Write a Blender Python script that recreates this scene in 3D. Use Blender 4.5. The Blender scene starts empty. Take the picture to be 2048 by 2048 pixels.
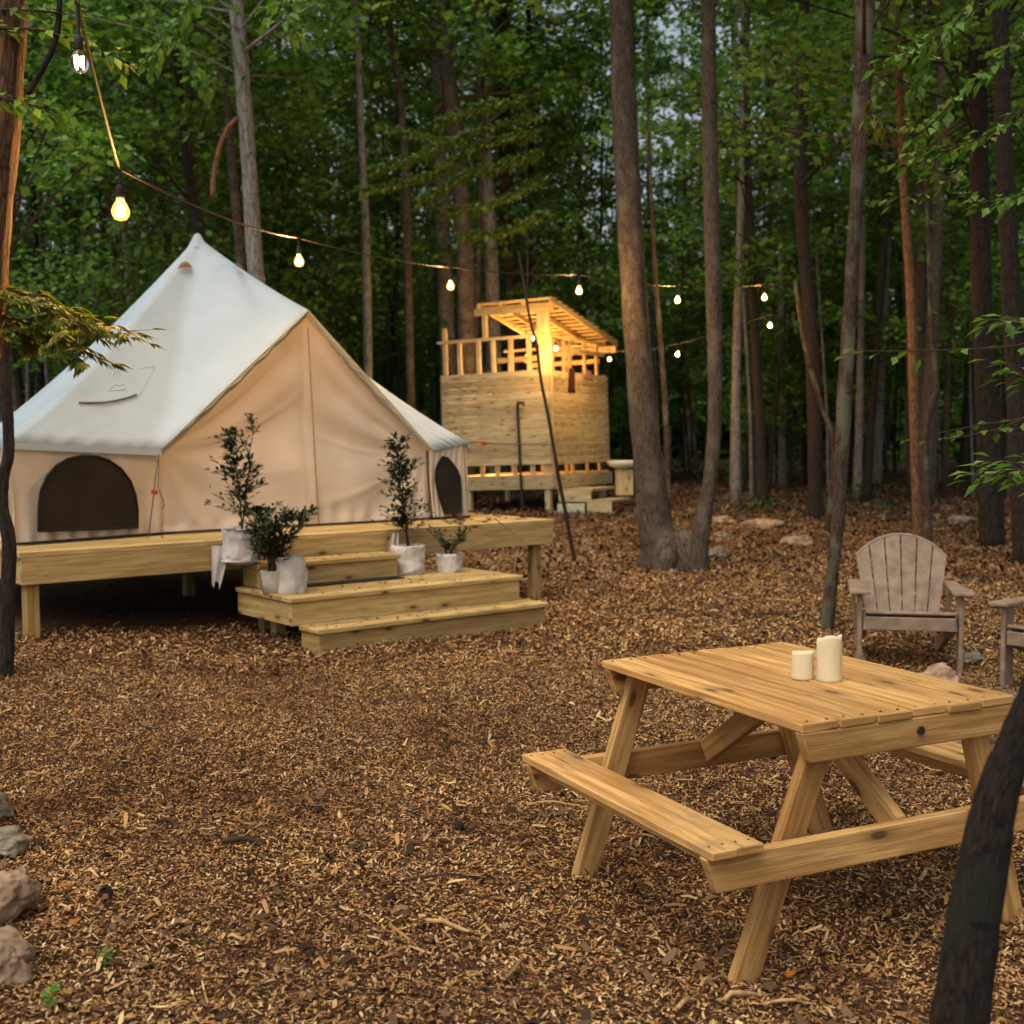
import bpy, bmesh, math, random
import numpy as np
from mathutils import noise as mnoise
from mathutils import Vector, Matrix
from mathutils.bvhtree import BVHTree
random.seed(7); rng = np.random.default_rng(7)
sc = bpy.context.scene
COL = sc.collection
R = math.radians
# ------------------------------------------------------------------ camera
FPX, PITCH, ROLL, CH = 2430.0, R(-3.61), R(0.3), 1.55
_F = Vector((0, math.cos(PITCH), math.sin(PITCH))); _R = Vector((1, 0, 0)); _U = _R.cross(_F)
_Rc = _R*math.cos(ROLL) - _U*math.sin(ROLL); _Uc = _R*math.sin(ROLL) + _U*math.cos(ROLL)
cam = bpy.data.cameras.new('camera'); co = bpy.data.objects.new('camera', cam); COL.objects.link(co)
cam.sensor_width = 36; cam.lens = 36*FPX/2048; cam.clip_start = 0.05; cam.clip_end = 1000
co.matrix_world = Matrix(((_Rc.x, _Uc.x, -_F.x, 0), (_Rc.y, _Uc.y, -_F.y, 0), (_Rc.z, _Uc.z, -_F.z, CH), (0, 0, 0, 1)))
sc.camera = co
cam.dof.use_dof = True; cam.dof.focus_distance = 4.8; cam.dof.aperture_fstop = 3.4
EYE = Vector((0, 0, CH))
# ------------------------------------------------------------------ light
w = bpy.data.worlds.new('World'); sc.world = w; w.use_nodes = True
nt = w.node_tree; bg = nt.nodes['Background']
sky = nt.nodes.new('ShaderNodeTexSky'); sky.sky_type = 'NISHITA'; sky.sun_disc = False
SUN_EL, SUN_ROT = R(60), R(215)
sky.sun_elevation = SUN_EL; sky.sun_rotation = SUN_ROT; sky.air_density = 1.0; sky.dust_density = 6.0; sky.ozone_density = 1.0
hs = nt.nodes.new('ShaderNodeHueSaturation'); hs.inputs['Saturation'].default_value = .5; nt.links.new(sky.outputs[0], hs.inputs['Color']); nt.links.new(hs.outputs[0], bg.inputs[0]); bg.inputs[1].default_value = 0.15
sl = bpy.data.lights.new('sun', 'SUN'); sl.energy = 0.45; sl.angle = R(30); sl.color = (1.0, .78, .45)
so = bpy.data.objects.new('sun', sl); COL.objects.link(so)
# sky texture: rotation 0 = +Y, growing clockwise seen from above
sd = Vector((math.sin(SUN_ROT)*math.cos(SUN_EL), math.cos(SUN_ROT)*math.cos(SUN_EL), math.sin(SUN_EL)))
so.rotation_euler = sd.to_track_quat('Z', 'Y').to_euler()
sc.view_settings.view_transform = 'Standard'; sc.view_settings.look = 'None'
sc.view_settings.exposure = 0.3; sc.view_settings.gamma = 1.0
sc.cycles.max_bounces = 8; sc.cycles.diffuse_bounces = 4; sc.cycles.transparent_max_bounces = 16
sc.cycles.sample_clamp_indirect = 4.0
BULB_E = 5500.0
# ------------------------------------------------------------------ unprojection (photo pixel -> real point)
def ray(px, py):
    x = (px-1024)/FPX; y = (1024-py)/FPX
    return _F + _Rc*x + _Uc*y
def at(px, py, Y): d = ray(px, py); return EYE + d*(Y/d.y)
def atz(px, py, z): d = ray(px, py); return EYE + d*((z-CH)/d.z)
def atp(px, py, p0, n, off=0.0):
    d = ray(px, py); t = (Vector(p0)-EYE).dot(n)/d.dot(n); q = EYE + d*t
    return q + n*off
def gz(x, y):
    z = .018*math.sin(1.1*x+.4)*math.cos(.9*y) + .012*math.sin(2.7*x+1.9*y)
    z += .17*math.exp(-(x+3.9)**2/1.8-(y-9.2)**2/3.2)
    z -= .008*math.exp(-((x-.9)**2+(y-3.2)**2)/.8)
    if y > 12: z += min(.25, (y-12)*.015)*max(0, min(1, (x+3)/6+.3))*.6
    return z
def gza(x, y):
    z = .018*np.sin(1.1*x+.4)*np.cos(.9*y) + .012*np.sin(2.7*x+1.9*y)
    z = z + .17*np.exp(-(x+3.9)**2/1.8-(y-9.2)**2/3.2)
    z = z - .008*np.exp(-((x-.9)**2+(y-3.2)**2)/.8)
    return z + np.where(y > 12, np.minimum(.25, (y-12)*.015)*np.clip((x+3)/6+.3, 0, 1)*.6, 0)
# ------------------------------------------------------------------ materials
class NT:
    def __init__(s, name):
        s.m = bpy.data.materials.new(name); s.m.use_nodes = True; s.t = s.m.node_tree
        s.b = s.t.nodes['Principled BSDF']; s.out = s.t.nodes['Material Output']
    def n(s, typ, ins=None, **kw):
        nd = s.t.nodes.new('ShaderNode'+typ)
        for k, v in kw.items(): setattr(nd, k, v)
        for k, v in (ins or {}).items():
            if hasattr(v, 'is_output') or isinstance(v, bpy.types.NodeSocket): s.t.links.new(v, nd.inputs[k])
            else: nd.inputs[k].default_value = v
        return nd
    def l(s, a, b): s.t.links.new(a, b)
    def ramp(s, fac, stops, interp='LINEAR'):
        nd = s.n('ValToRGB'); s.l(fac, nd.inputs[0]); cr = nd.color_ramp; cr.interpolation = interp
        while len(cr.elements) < len(stops): cr.elements.new(0.5)
        for e, (p, c) in zip(cr.elements, stops): e.position = p; e.color = (*c, 1) if len(c) == 3 else c
        return nd.outputs[0]
    def mix(s, fac, a, b, mode='MIX'):
        nd = s.n('Mix', data_type='RGBA', blend_type=mode)
        for i, v in ((0, fac), (6, a), (7, b)):
            if isinstance(v, bpy.types.NodeSocket): s.l(v, nd.inputs[i])
            else: nd.inputs[i].default_value = v if i == 0 else ((*v, 1) if len(v) == 3 else v)
        return nd.outputs[2]
    def math(s, op, a, b=0.5):
        nd = s.n('Math', operation=op)
        for i, v in ((0, a), (1, b)):
            if isinstance(v, bpy.types.NodeSocket): s.l(v, nd.inputs[i])
            else: nd.inputs[i].default_value = v
        return nd.outputs[0]
    def bump(s, h, strength=.3, dist=.01):
        b = s.n('Bump', {'Strength': strength, 'Distance': dist, 'Height': h}); s.l(b.outputs[0], s.b.inputs['Normal'])
    def base(s, c, rough=.8):
        if isinstance(c, bpy.types.NodeSocket): s.l(c, s.b.inputs['Base Color'])
        else: s.b.inputs['Base Color'].default_value = (*c, 1)
        if isinstance(rough, bpy.types.NodeSocket): s.l(rough, s.b.inputs['Roughness'])
        else: s.b.inputs['Roughness'].default_value = rough
        s.b.inputs['Specular IOR Level'].default_value = .25
def wood(name, lo, hi, streak=(.25, .13, .05), kn=.42, knots=True, stain=None, rough=.7):
    M = NT(name); uv = M.n('TexCoord').outputs['UV']
    mp = M.n('Mapping', {'Vector': uv, 'Scale': (2.2, 34, 1)}); n1 = M.n('TexNoise', {'Vector': mp.outputs[0], 'Scale': 1.0, 'Detail': 6, 'Roughness': .6, 'Distortion': .6})
    mp2 = M.n('Mapping', {'Vector': uv, 'Scale': (.9, 9, 1)}); n2 = M.n('TexNoise', {'Vector': mp2.outputs[0], 'Scale': 1.0, 'Detail': 3, 'Distortion': 1.2})
    mp3 = M.n('Mapping', {'Vector': uv, 'Scale': (4, 260, 1)}); n3 = M.n('TexNoise', {'Vector': mp3.outputs[0], 'Scale': 1.0, 'Detail': 3})
    rnd = M.math('FRACT', M.math('ADD', M.n('NewGeometry').outputs['Random Per Island'], M.n('ObjectInfo').outputs['Random']), 0)
    c = M.ramp(n1.outputs[0], [(.36, lo), (.58, hi)])
    c = M.mix(M.math('MULTIPLY', M.ramp(n2.outputs[0], [(.48, (0, 0, 0)), (.66, (1, 1, 1))]), .6), c, streak)
    fine = M.ramp(n3.outputs[0], [(.35, (.72, .7, .66)), (.6, (1, 1, 1))]); c = M.mix(.8, c, fine, 'MULTIPLY')
    tone = M.ramp(rnd, [(0, (.66, .58, .48)), (.5, (.95, .92, .88)), (1, (1.12, 1.08, 1.02))]); c = M.mix(.85, c, tone, 'MULTIPLY')
    if knots:
        mk = M.n('Mapping', {'Vector': uv, 'Scale': (2.9, 7.5, 1)})
        wob = M.n('TexNoise', {'Vector': uv, 'Scale': 22.0})
        mk2 = M.mix(.05, mk.outputs[0], wob.outputs[1], 'ADD')
        v = M.n('TexVoronoi', {'Vector': mk2, 'Scale': 1.0}); v.feature = 'F1'; v.voronoi_dimensions = '2D'
        sel = M.math('GREATER_THAN', M.n('SeparateColor', {0: v.outputs['Color']}).outputs[0], kn)
        k = M.ramp(v.outputs['Distance'], [(.07, (1, 1, 1)), (.11, (.4, .4, .4)), (.2, (.15, .15, .15)), (.3, (0, 0, 0))])
        c = M.mix(M.math('MULTIPLY', M.math('MULTIPLY', k, sel), .88), c, (.09, .035, .012))
    if stain:
        ns = M.n('TexNoise', {'Vector': uv, 'Scale': 3.2, 'Detail': 6, 'Roughness': .65})
        c = M.mix(M.math('MULTIPLY', M.ramp(ns.outputs[0], [(.52, (0, 0, 0)), (.68, (1, 1, 1))]), .6), c, stain)
    nd_ = M.n('TexNoise', {'Vector': M.n('Mapping', {'Vector': uv, 'Scale': (3, 14, 1)}).outputs[0], 'Scale': 1.0, 'Detail': 7, 'Roughness': .7})
    c = M.mix(M.math('MULTIPLY', M.ramp(nd_.outputs[0], [(.55, (0, 0, 0)), (.75, (1, 1, 1))]), .55), c, tuple(q*.45 for q in lo))
    M.base(c, rough); M.bump(n3.outputs[0], .5, .004); return M.m
W_TABLE = wood('pine_boards', (.46, .245, .075), (.72, .46, .18), (.36, .17, .05))
W_BENCH = wood('pine_bench_boards', (.47, .255, .08), (.72, .46, .185), (.36, .17, .05), stain=(.16, .13, .1))
W_DECK = wood('treated_pine', (.44, .31, .12), (.62, .48, .22), (.38, .24, .08), kn=.6)
W_SHED = wood('treated_pine_cladding', (.4, .36, .21), (.6, .55, .35), (.32, .26, .13), kn=.55)
W_STUD = wood('stud_lumber', (.46, .35, .18), (.66, .53, .3), (.4, .28, .12), knots=False)
def plain(name, c, rough=.8, noise=None, bump=0, scale=30):
    M = NT(name); geo = M.n('TexCoord').outputs['Object']
    n = M.n('TexNoise', {'Vector': geo, 'Scale': scale, 'Detail': 6})
    cc = M.ramp(n.outputs[0], [(.3, tuple(x*.7 for x in c)), (.7, tuple(min(1, x*1.2) for x in c))]) if noise is None else M.ramp(n.outputs[0], [(.35, noise), (.65, c)])
    M.base(cc, rough)
    if bump: M.bump(n.outputs[0], bump, .01)
    return M.m
def bark(name, lo, hi, sc_=9, blot=None, patch=.0):
    M = NT(name); uv = M.n('TexCoord').outputs['UV']
    mp = M.n('Mapping', {'Vector': uv, 'Scale': (1, .22, 1)})
    n = M.n('TexNoise', {'Vector': mp.outputs[0], 'Scale': sc_*3.0, 'Detail': 8, 'Roughness': .68, 'Distortion': .4})
    v = M.n('TexVoronoi', {'Vector': mp.outputs[0], 'Scale': sc_*2.4}, feature='DISTANCE_TO_EDGE')
    n2 = M.n('TexNoise', {'Vector': uv, 'Scale': 3.0, 'Detail': 5})
    n4 = M.n('TexNoise', {'Vector': M.n('Mapping', {'Vector': uv, 'Scale': (1, 3.2, 1)}).outputs[0], 'Scale': 6.0, 'Detail': 4})
    c = M.ramp(n.outputs[0], [(.32, lo), (.66, hi)])
    c = M.mix(M.ramp(v.outputs[0], [(0, (.7, .7, .7)), (.12, (0, 0, 0))]), c, tuple(x*.35 for x in lo))
    if blot: c = M.mix(M.ramp(n2.outputs[0], [(.52, (0, 0, 0)), (.62, (.8, .8, .8))]), c, blot)
    c = M.mix(M.ramp(n4.outputs[0], [(.62, (0, 0, 0)), (.68, (.7, .7, .7))]), c, tuple(x*.4 for x in lo))
    M.base(c, .92); M.bump(n.outputs[0], .9, .03); return M.m
B_PINE = bark('pine_bark', (.045, .035, .027), (.16, .125, .1), 9)
B_SMOOTH = bark('smooth_maple_bark', (.04, .03, .022), (.15, .115, .085), 12, (.13, .115, .085))
B_MOSS = bark('lichen_bark', (.035, .024, .017), (.13, .088, .06), 14, (.13, .14, .09))
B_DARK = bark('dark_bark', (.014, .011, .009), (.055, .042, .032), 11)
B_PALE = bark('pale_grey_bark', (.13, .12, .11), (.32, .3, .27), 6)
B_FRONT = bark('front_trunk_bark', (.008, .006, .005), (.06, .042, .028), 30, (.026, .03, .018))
B_NEAR = bark('ridged_red_bark', (.09, .045, .025), (.36, .2, .1), 12)
def leafmat(name, cols, trans=.35, rough=.6):
    M = NT(name); rnd = M.n('NewGeometry').outputs['Random Per Island']; oi = M.n('ObjectInfo').outputs['Random']
    k = len(cols); c = M.ramp(rnd, [(i/(k-1), q) for i, q in enumerate(cols)])
    tone = M.ramp(oi, [(0, (.65, .75, .7)), (.5, (1, 1, 1)), (1, (1.25, 1.15, .8))]); c = M.mix(.7, c, tone, 'MULTIPLY')
    M.base(c, rough)
    tr = M.n('BsdfTranslucent', {'Color': M.mix(1, c, (1.3, 1.35, .7), 'MULTIPLY')}); mx = M.n('MixShader', {0: trans})
    M.l(M.b.outputs[0], mx.inputs[1]); M.l(tr.outputs[0], mx.inputs[2]); M.l(mx.outputs[0], M.out.inputs[0]); return M.m
L_FOREST = leafmat('forest_leaves', [(.045, .1, .025), (.08, .18, .035), (.13, .26, .055), (.2, .34, .08)], .42)
L_PINE = leafmat('hemlock_needles', [(.06, .12, .02), (.1, .17, .03), (.17, .24, .05)], .42)
L_NEAR = leafmat('young_leaves', [(.05, .12, .02), (.09, .18, .035), (.14, .22, .045)], .4)
L_YEL = leafmat('yellowing_leaves', [(.06, .1, .02), (.11, .15, .03), (.26, .24, .05)], .45)
L_HOLLY = leafmat('glossy_dark_leaves', [(.012, .022, .008), (.02, .035, .012), (.035, .06, .02)], .1, .35)
def chipmat(name, cols):
    M = NT(name); a = M.n('Attribute', attribute_name='rnd').outputs['Fac']
    k = len(cols); c = M.ramp(a, [(i/(k-1), q) for i, q in enumerate(cols)])
    n = M.n('TexNoise', {'Vector': M.n('TexCoord').outputs['Object'], 'Scale': .9, 'Detail': 9, 'Roughness': .72})
    c = M.mix(1, c, M.ramp(n.outputs[0], [(.33, (.34, .27, .22)), (.44, (.75, .68, .6)), (.54, (1, .96, .88)), (.68, (1.1, 1.08, .95))]), 'MULTIPLY')
    M.base(c, .85); return M.m
CHIP = chipmat('wood_chips', [(.013, .007, .004), (.075, .034, .015), (.21, .1, .04), (.33, .165, .062), (.42, .235, .09), (.51, .325, .14), (.72, .53, .3)])
LITT = chipmat('fallen_leaves', [(.03, .017, .01), (.085, .05, .028), (.13, .08, .044), (.18, .12, .07), (.27, .2, .125)])
M = NT('forest_floor'); oc = M.n('TexCoord').outputs['Object']
n1 = M.n('TexNoise', {'Vector': oc, 'Scale': 34.0, 'Detail': 8, 'Roughness': .72}); n2 = M.n('TexVoronoi', {'Vector': oc, 'Scale': 55.0})
n3 = M.n('TexNoise', {'Vector': oc, 'Scale': .8, 'Detail': 4})
c = M.ramp(n1.outputs[0], [(.3, (.015, .008, .004)), (.5, (.09, .045, .02)), (.62, (.2, .11, .05)), (.75, (.34, .22, .11))])
c = M.mix(.5, c, M.ramp(n3.outputs[0], [(.35, (.5, .4, .35)), (.65, (1, .95, .85))]), 'MULTIPLY')
M.base(c, .95); M.bump(n2.outputs[0], .8, .03); FLOOR = M.m
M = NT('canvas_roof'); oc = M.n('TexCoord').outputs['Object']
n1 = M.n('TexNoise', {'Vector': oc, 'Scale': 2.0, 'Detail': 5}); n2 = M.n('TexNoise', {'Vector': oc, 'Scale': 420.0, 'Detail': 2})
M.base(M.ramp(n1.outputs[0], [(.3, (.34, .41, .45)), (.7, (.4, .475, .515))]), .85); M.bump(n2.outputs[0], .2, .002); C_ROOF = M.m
def canvas(name, lo, hi):
    M = NT(name); oc = M.n('TexCoord').outputs['Object']
    n1 = M.n('TexNoise', {'Vector': oc, 'Scale': 3.0, 'Detail': 6}); n2 = M.n('TexNoise', {'Vector': oc, 'Scale': 380.0})
    c = M.ramp(n1.outputs[0], [(.3, lo), (.7, hi)]); M.base(c, .9); M.bump(n2.outputs[0], .2, .002)
    tr = M.n('BsdfTranslucent', {'Color': c}); mx = M.n('MixShader', {0: .15}); M.l(M.b.outputs[0], mx.inputs[1]); M.l(tr.outputs[0], mx.inputs[2]); M.l(mx.outputs[0], M.out.inputs[0])
    return M.m
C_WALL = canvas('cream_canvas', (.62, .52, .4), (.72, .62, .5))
MESHWIN = plain('dark_window_mesh', (.022, .017, .013), .55, scale=3)
BLACK = plain('black_webbing', (.012, .011, .01), .6)
ROPE = plain('grey_rope', (.11, .09, .065), .9)
RED = plain('red_plastic', (.45, .03, .015), .5)
HOOD = plain('brown_vent_canvas', (.3, .15, .08), .8)
INK = plain('faded_blue_ink', (.4, .49, .53), .9)
SEAM = plain('dark_trim', (.09, .1, .11), .8)
WRAP = plain('white_frost_cloth', (.6, .56, .52), .9, noise=(.5, .465, .43), scale=12, bump=.3)
POTM = plain('white_plastic_pot', (.6, .56, .48), .6, scale=8)
SOIL = plain('potting_soil', (.03, .02, .012), .95)
CHAIRM = plain('weathered_taupe_resin', (.27, .2, .14), .65, scale=14)
STONE = plain('pink_fieldstone', (.46, .32, .2), .9, noise=(.2, .13, .08), bump=1, scale=14)
STONEG = plain('grey_fieldstone', (.32, .27, .19), .9, noise=(.11, .09, .06), bump=1, scale=14)
WAX = NT('ivory_wax'); WAX.base((.72, .62, .4), .5); WAX.b.inputs['Subsurface Weight'].default_value = .3; WAX.b.inputs['Subsurface Radius'].default_value = (.02, .012, .006); WAX = WAX.m
WICK = plain('burnt_wick', (.02, .015, .01), .9)
IRON = plain('dark_iron', (.03, .025, .02), .6)
CABLE = plain('black_cable', (.03, .022, .018), .6)
TOWEL = plain('dark_maroon_towel', (.035, .012, .014), .95)
PINKC = plain('pink_grey_cloth', (.3, .16, .15), .95)
WHITEP = plain('pale_painted_board', (.5, .52, .42), .8)
CONE = plain('pine_cone_scales', (.03, .018, .012), .9)
BARKC = plain('curled_bark', (.07, .045, .03), .9)
TWIG = plain('dry_twig', (.05, .032, .02), .9)
CHIPW = plain('split_wood', (.55, .35, .16), .85, noise=(.34, .19, .08), scale=40)
M = NT('glowing_bulb_core'); M.b.inputs['Base Color'].default_value = (1, .8, .5, 1); M.b.inputs['Emission Color'].default_value = (1, .6, .24, 1); M.b.inputs['Emission Strength'].default_value = BULB_E; BULBC = M.m
M = NT('amber_bulb_glass'); tr = M.n('BsdfTransparent', {'Color': (1, .86, .6, 1)}); em = M.n('Emission', {'Color': (1, .45, .09, 1), 'Strength': 3.6}); lw = M.n('LayerWeight', {'Blend': .35}); mx = M.n('MixShader', {0: .45})
M.l(tr.outputs[0], mx.inputs[1]); M.l(em.outputs[0], mx.inputs[2]); M.l(mx.outputs[0], M.out.inputs[0]); BULB = M.m
M = NT('glowing_filament'); M.b.inputs['Emission Color'].default_value = (1, .55, .2, 1); M.b.inputs['Emission Strength'].default_value = 30; FIL = M.m
M = NT('clear_bulb_glass'); M.b.inputs['Transmission Weight'].default_value = 1; M.b.inputs['Roughness'].default_value = .02; M.b.inputs['IOR'].default_value = 1.2; M.b.inputs['Base Color'].default_value = (1, .93, .85, 1); CLEAR = M.m
# ------------------------------------------------------------------ object helpers
def tag(o, label=None, cat=None, group=None, kind=None):
    if label: o['label'] = label
    if cat: o['category'] = cat
    if group: o['group'] = group
    if kind: o['kind'] = kind
    return o
def thing(name, label, cat, loc, group=None, rz=0):
    o = bpy.data.objects.new(name, None); COL.objects.link(o); o.location = loc; o.rotation_euler = (0, 0, rz)
    o.empty_display_size = .1; return tag(o, label, cat, group)
def origin_of(p):
    while p.parent: p = p.parent
    return Vector(p.location)
class MB:
    def __init__(s): s.v = []; s.f = []; s.uv = []
    def face(s, idx, uvs=None): s.f.append(tuple(idx)); s.uv.append(uvs or [(0, 0)]*len(idx))
    def box(s, c, size, X=(1, 0, 0), Yx=(0, 1, 0), bev=.003, cut=None):
        X = Vector(X).normalized(); Yx = Vector(Yx).normalized(); Z = X.cross(Yx).normalized(); Yx = Z.cross(X); A = (X, Yx, Z); h = [q/2 for q in size]; c = Vector(c)
        bev = min(bev, min(h)*.4); b0 = len(s.v); idx = {}; loc = []
        for sx in (-1, 1):
            for sy in (-1, 1):
                for sz in (-1, 1):
                    for a in range(3):
                        sg = (sx, sy, sz); p = [sg[i]*(h[i] if i == a else h[i]-bev) for i in range(3)]
                        idx[(sg, a)] = len(s.v); loc.append(p)
                        if cut: p = cut(p, h)
                        s.v.append(c + A[0]*p[0] + A[1]*p[1] + A[2]*p[2])
        L = max(range(3), key=lambda i: size[i]); o1, o2 = random.uniform(0, 40), random.uniform(0, 40)
        def add(keys, a):
            ids = [idx[k] for k in keys]
            ax = [i for i in range(3) if i != a]
            if a == L: uu, vv = ax
            else: uu = L; vv = [i for i in ax if i != L][0]
            s.face(ids, [(loc[i-b0][uu]+o1, loc[i-b0][vv]+o2) for i in ids])
        for a in range(3):
            o = [i for i in range(3) if i != a]
            for sg in (-1, 1):
                ks = []
                for p, q in ((-1, -1), (1, -1), (1, 1), (-1, 1)):
                    t = [0, 0, 0]; t[a] = sg; t[o[0]] = p; t[o[1]] = q; ks.append((tuple(t), a))
                add(ks, a)
        for a in range(3):
            for b in range(a+1, 3):
                cc = 3-a-b
                for sa in (-1, 1):
                    for sb in (-1, 1):
                        t = [0, 0, 0]; t[a] = sa; t[b] = sb; t1 = list(t); t1[cc] = -1; t2 = list(t); t2[cc] = 1; t1 = tuple(t1); t2 = tuple(t2)
                        add([(t1, a), (t2, a), (t2, b), (t1, b)], a)
        for sx in (-1, 1):
            for sy in (-1, 1):
                for sz in (-1, 1): add([((sx, sy, sz), a) for a in range(3)], 0)
    def beam(s, p, q, wd, th, up=(0, 0, 1), bev=.003, cut=None):
        p = Vector(p); q = Vector(q); X = (q-p); L = X.length; X.normalize(); up = Vector(up); Y = up.cross(X)
        s.box((p+q)/2, (L, wd, th), X, Y, bev, cut)
    def tube(s, pts, rad, n=8, cap=True, jit=0.0):
        pts = [Vector(p) for p in pts]; b0 = len(s.v); up = None; dist = 0; o = random.uniform(0, 20)
        if not hasattr(rad, '__len__'): rad = [rad]*len(pts)
        ds = []
        for i, p in enumerate(pts):
            t = (pts[min(i+1, len(pts)-1)]-pts[max(i-1, 0)]).normalized()
            if up is None: up = t.orthogonal().normalized()
            up = (up - t*up.dot(t)).normalized(); sd_ = t.cross(up)
            if i: dist += (p-pts[i-1]).length
            ds.append(dist)
            for k in range(n):
                a = 2*math.pi*k/n; r = rad[i]*(1+random.uniform(-jit, jit)); s.v.append(p + up*math.cos(a)*r + sd_*math.sin(a)*r)
        rm = max(rad); 
        for i in range(len(pts)-1):
            for k in range(n):
                k2 = (k+1) % n; u0, u1 = k/n*2*math.pi*rm+o, (k+1)/n*2*math.pi*rm+o
                s.face((b0+i*n+k, b0+i*n+k2, b0+(i+1)*n+k2, b0+(i+1)*n+k), [(u0, ds[i]), (u1, ds[i]), (u1, ds[i+1]), (u0, ds[i+1])])
        if cap:
            s.face([b0+k for k in range(n)][::-1]); s.face([b0+(len(pts)-1)*n+k for k in range(n)])
    def lathe(s, c, prof, n=20, wob=None, cap0=True, cap1=False):
        c = Vector(c); b0 = len(s.v)
        for i, (r, z) in enumerate(prof):
            for k in range(n):
                a = 2*math.pi*k/n; rr = r*(wob(a, i) if wob else 1); s.v.append(c + Vector((rr*math.cos(a), rr*math.sin(a), z)))
        for i in range(len(prof)-1):
            for k in range(n):
                k2 = (k+1) % n; s.face((b0+i*n+k, b0+i*n+k2, b0+(i+1)*n+k2, b0+(i+1)*n+k), [(k/n, i), ((k+1)/n, i), ((k+1)/n, i+1), (k/n, i+1)])
        if cap0: s.face([b0+k for k in range(n)][::-1])
        if cap1: s.face([b0+(len(prof)-1)*n+k for k in range(n)])
    def poly(s, pts, thick=None, n=None):
        pts = [Vector(p) for p in pts]; b = len(s.v); s.v += pts; k = len(pts)
        if not thick: s.face(range(b, b+k)); return
        s.v += [p - n*thick for p in pts]; s.face(range(b, b+k)); s.face([b+k+i for i in range(k)][::-1])
        for i in range(k): j = (i+1) % k; s.face((b+i, b+j, b+k+j, b+k+i))
    def leaf(s, p, d, L, wd, nrm=None):
        p = Vector(p); d = Vector(d).normalized(); nrm = Vector(nrm) if nrm else Vector((random.uniform(-.5, .5), random.uniform(-.5, .5), 1)); sd_ = d.cross(nrm).normalized(); nn = sd_.cross(d)
        b = len(s.v); m = p + d*L*.45
        s.v += [p, m + sd_*wd*.5 + nn*wd*.12, p + d*L - nn*L*.12, m - sd_*wd*.5 + nn*wd*.12, m]
        s.face((b, b+1, b+4)); s.face((b+1, b+2, b+4)); s.face((b+4, b+2, b+3)); s.face((b, b+4, b+3))
    def build(s, name, mat, parent=None, smooth=False, origin=None, recalc=True):
        me = bpy.data.meshes.new(name)
        o0 = Vector(origin) if origin is not None else (origin_of(parent) if parent else Vector((0, 0, 0)))
        me.from_pydata([Vector(v)-o0 for v in s.v], [], s.f)
        ul = me.uv_layers.new(name='UVMap'); flat = [c for f in s.uv for q in f for c in q]; ul.data.foreach_set('uv', flat)
        if recalc:
            bm = bmesh.new(); bm.from_mesh(me); bmesh.ops.recalc_face_normals(bm, faces=bm.faces); bm.to_mesh(me); bm.free()
        if smooth: me.polygons.foreach_set('use_smooth', [True]*len(me.polygons))
        me.materials.append(mat); o = bpy.data.objects.new(name, me); COL.objects.link(o)
        if parent: o.parent = parent
        else: o.location = o0
        return o
def np_mesh(name, V, F, mat, parent=None, rnd=None, origin=(0, 0, 0), smooth=False):
    me = bpy.data.meshes.new(name); k = F.shape[1]
    me.vertices.add(len(V)); me.vertices.foreach_set('co', (V-np.array(origin)).astype(np.float32).ravel())
    me.loops.add(F.size); me.loops.foreach_set('vertex_index', F.astype(np.int32).ravel())
    me.polygons.add(len(F)); me.polygons.foreach_set('loop_start', np.arange(0, F.size, k, dtype=np.int32)); me.update(calc_edges=True)
    if smooth: me.polygons.foreach_set('use_smooth', np.ones(len(F), bool))
    if rnd is not None:
        at_ = me.attributes.new('rnd', 'FLOAT', 'FACE'); at_.data.foreach_set('value', rnd.astype(np.float32))
    me.materials.append(mat); o = bpy.data.objects.new(name, me); COL.objects.link(o)
    if parent: o.parent = parent
    elif any(origin): o.location = origin
    return o
def dup(root, loc, rz=0, s=1.0, label=None, group=None, cat=None):
    r = root.copy(); COL.objects.link(r); r.location = loc; r.rotation_euler = (root.rotation_euler.x, root.rotation_euler.y, rz); r.scale = (s, s, s) if not hasattr(s, '__len__') else s
    if label: r['label'] = label
    if group: r['group'] = group
    if cat: r['category'] = cat
    for ch in [o for o in bpy.data.objects if o.parent == root]:
        c = ch.copy(); COL.objects.link(c); c.parent = r
        for g in [o for o in bpy.data.objects if o.parent == ch]: d = g.copy(); COL.objects.link(d); d.parent = c
    return r
# ------------------------------------------------------------------ deck frame
S0 = Vector((-1.39, 8.54, 0)); SA = R(38.9); DU = Vector((math.cos(SA), math.sin(SA), 0)); DV = Vector((-math.sin(SA), math.cos(SA), 0)); UP = Vector((0, 0, 1))
ZD = .755; VF = 1.16; U0, U1, V1 = -1.66, 3.22, 6.0
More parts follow.
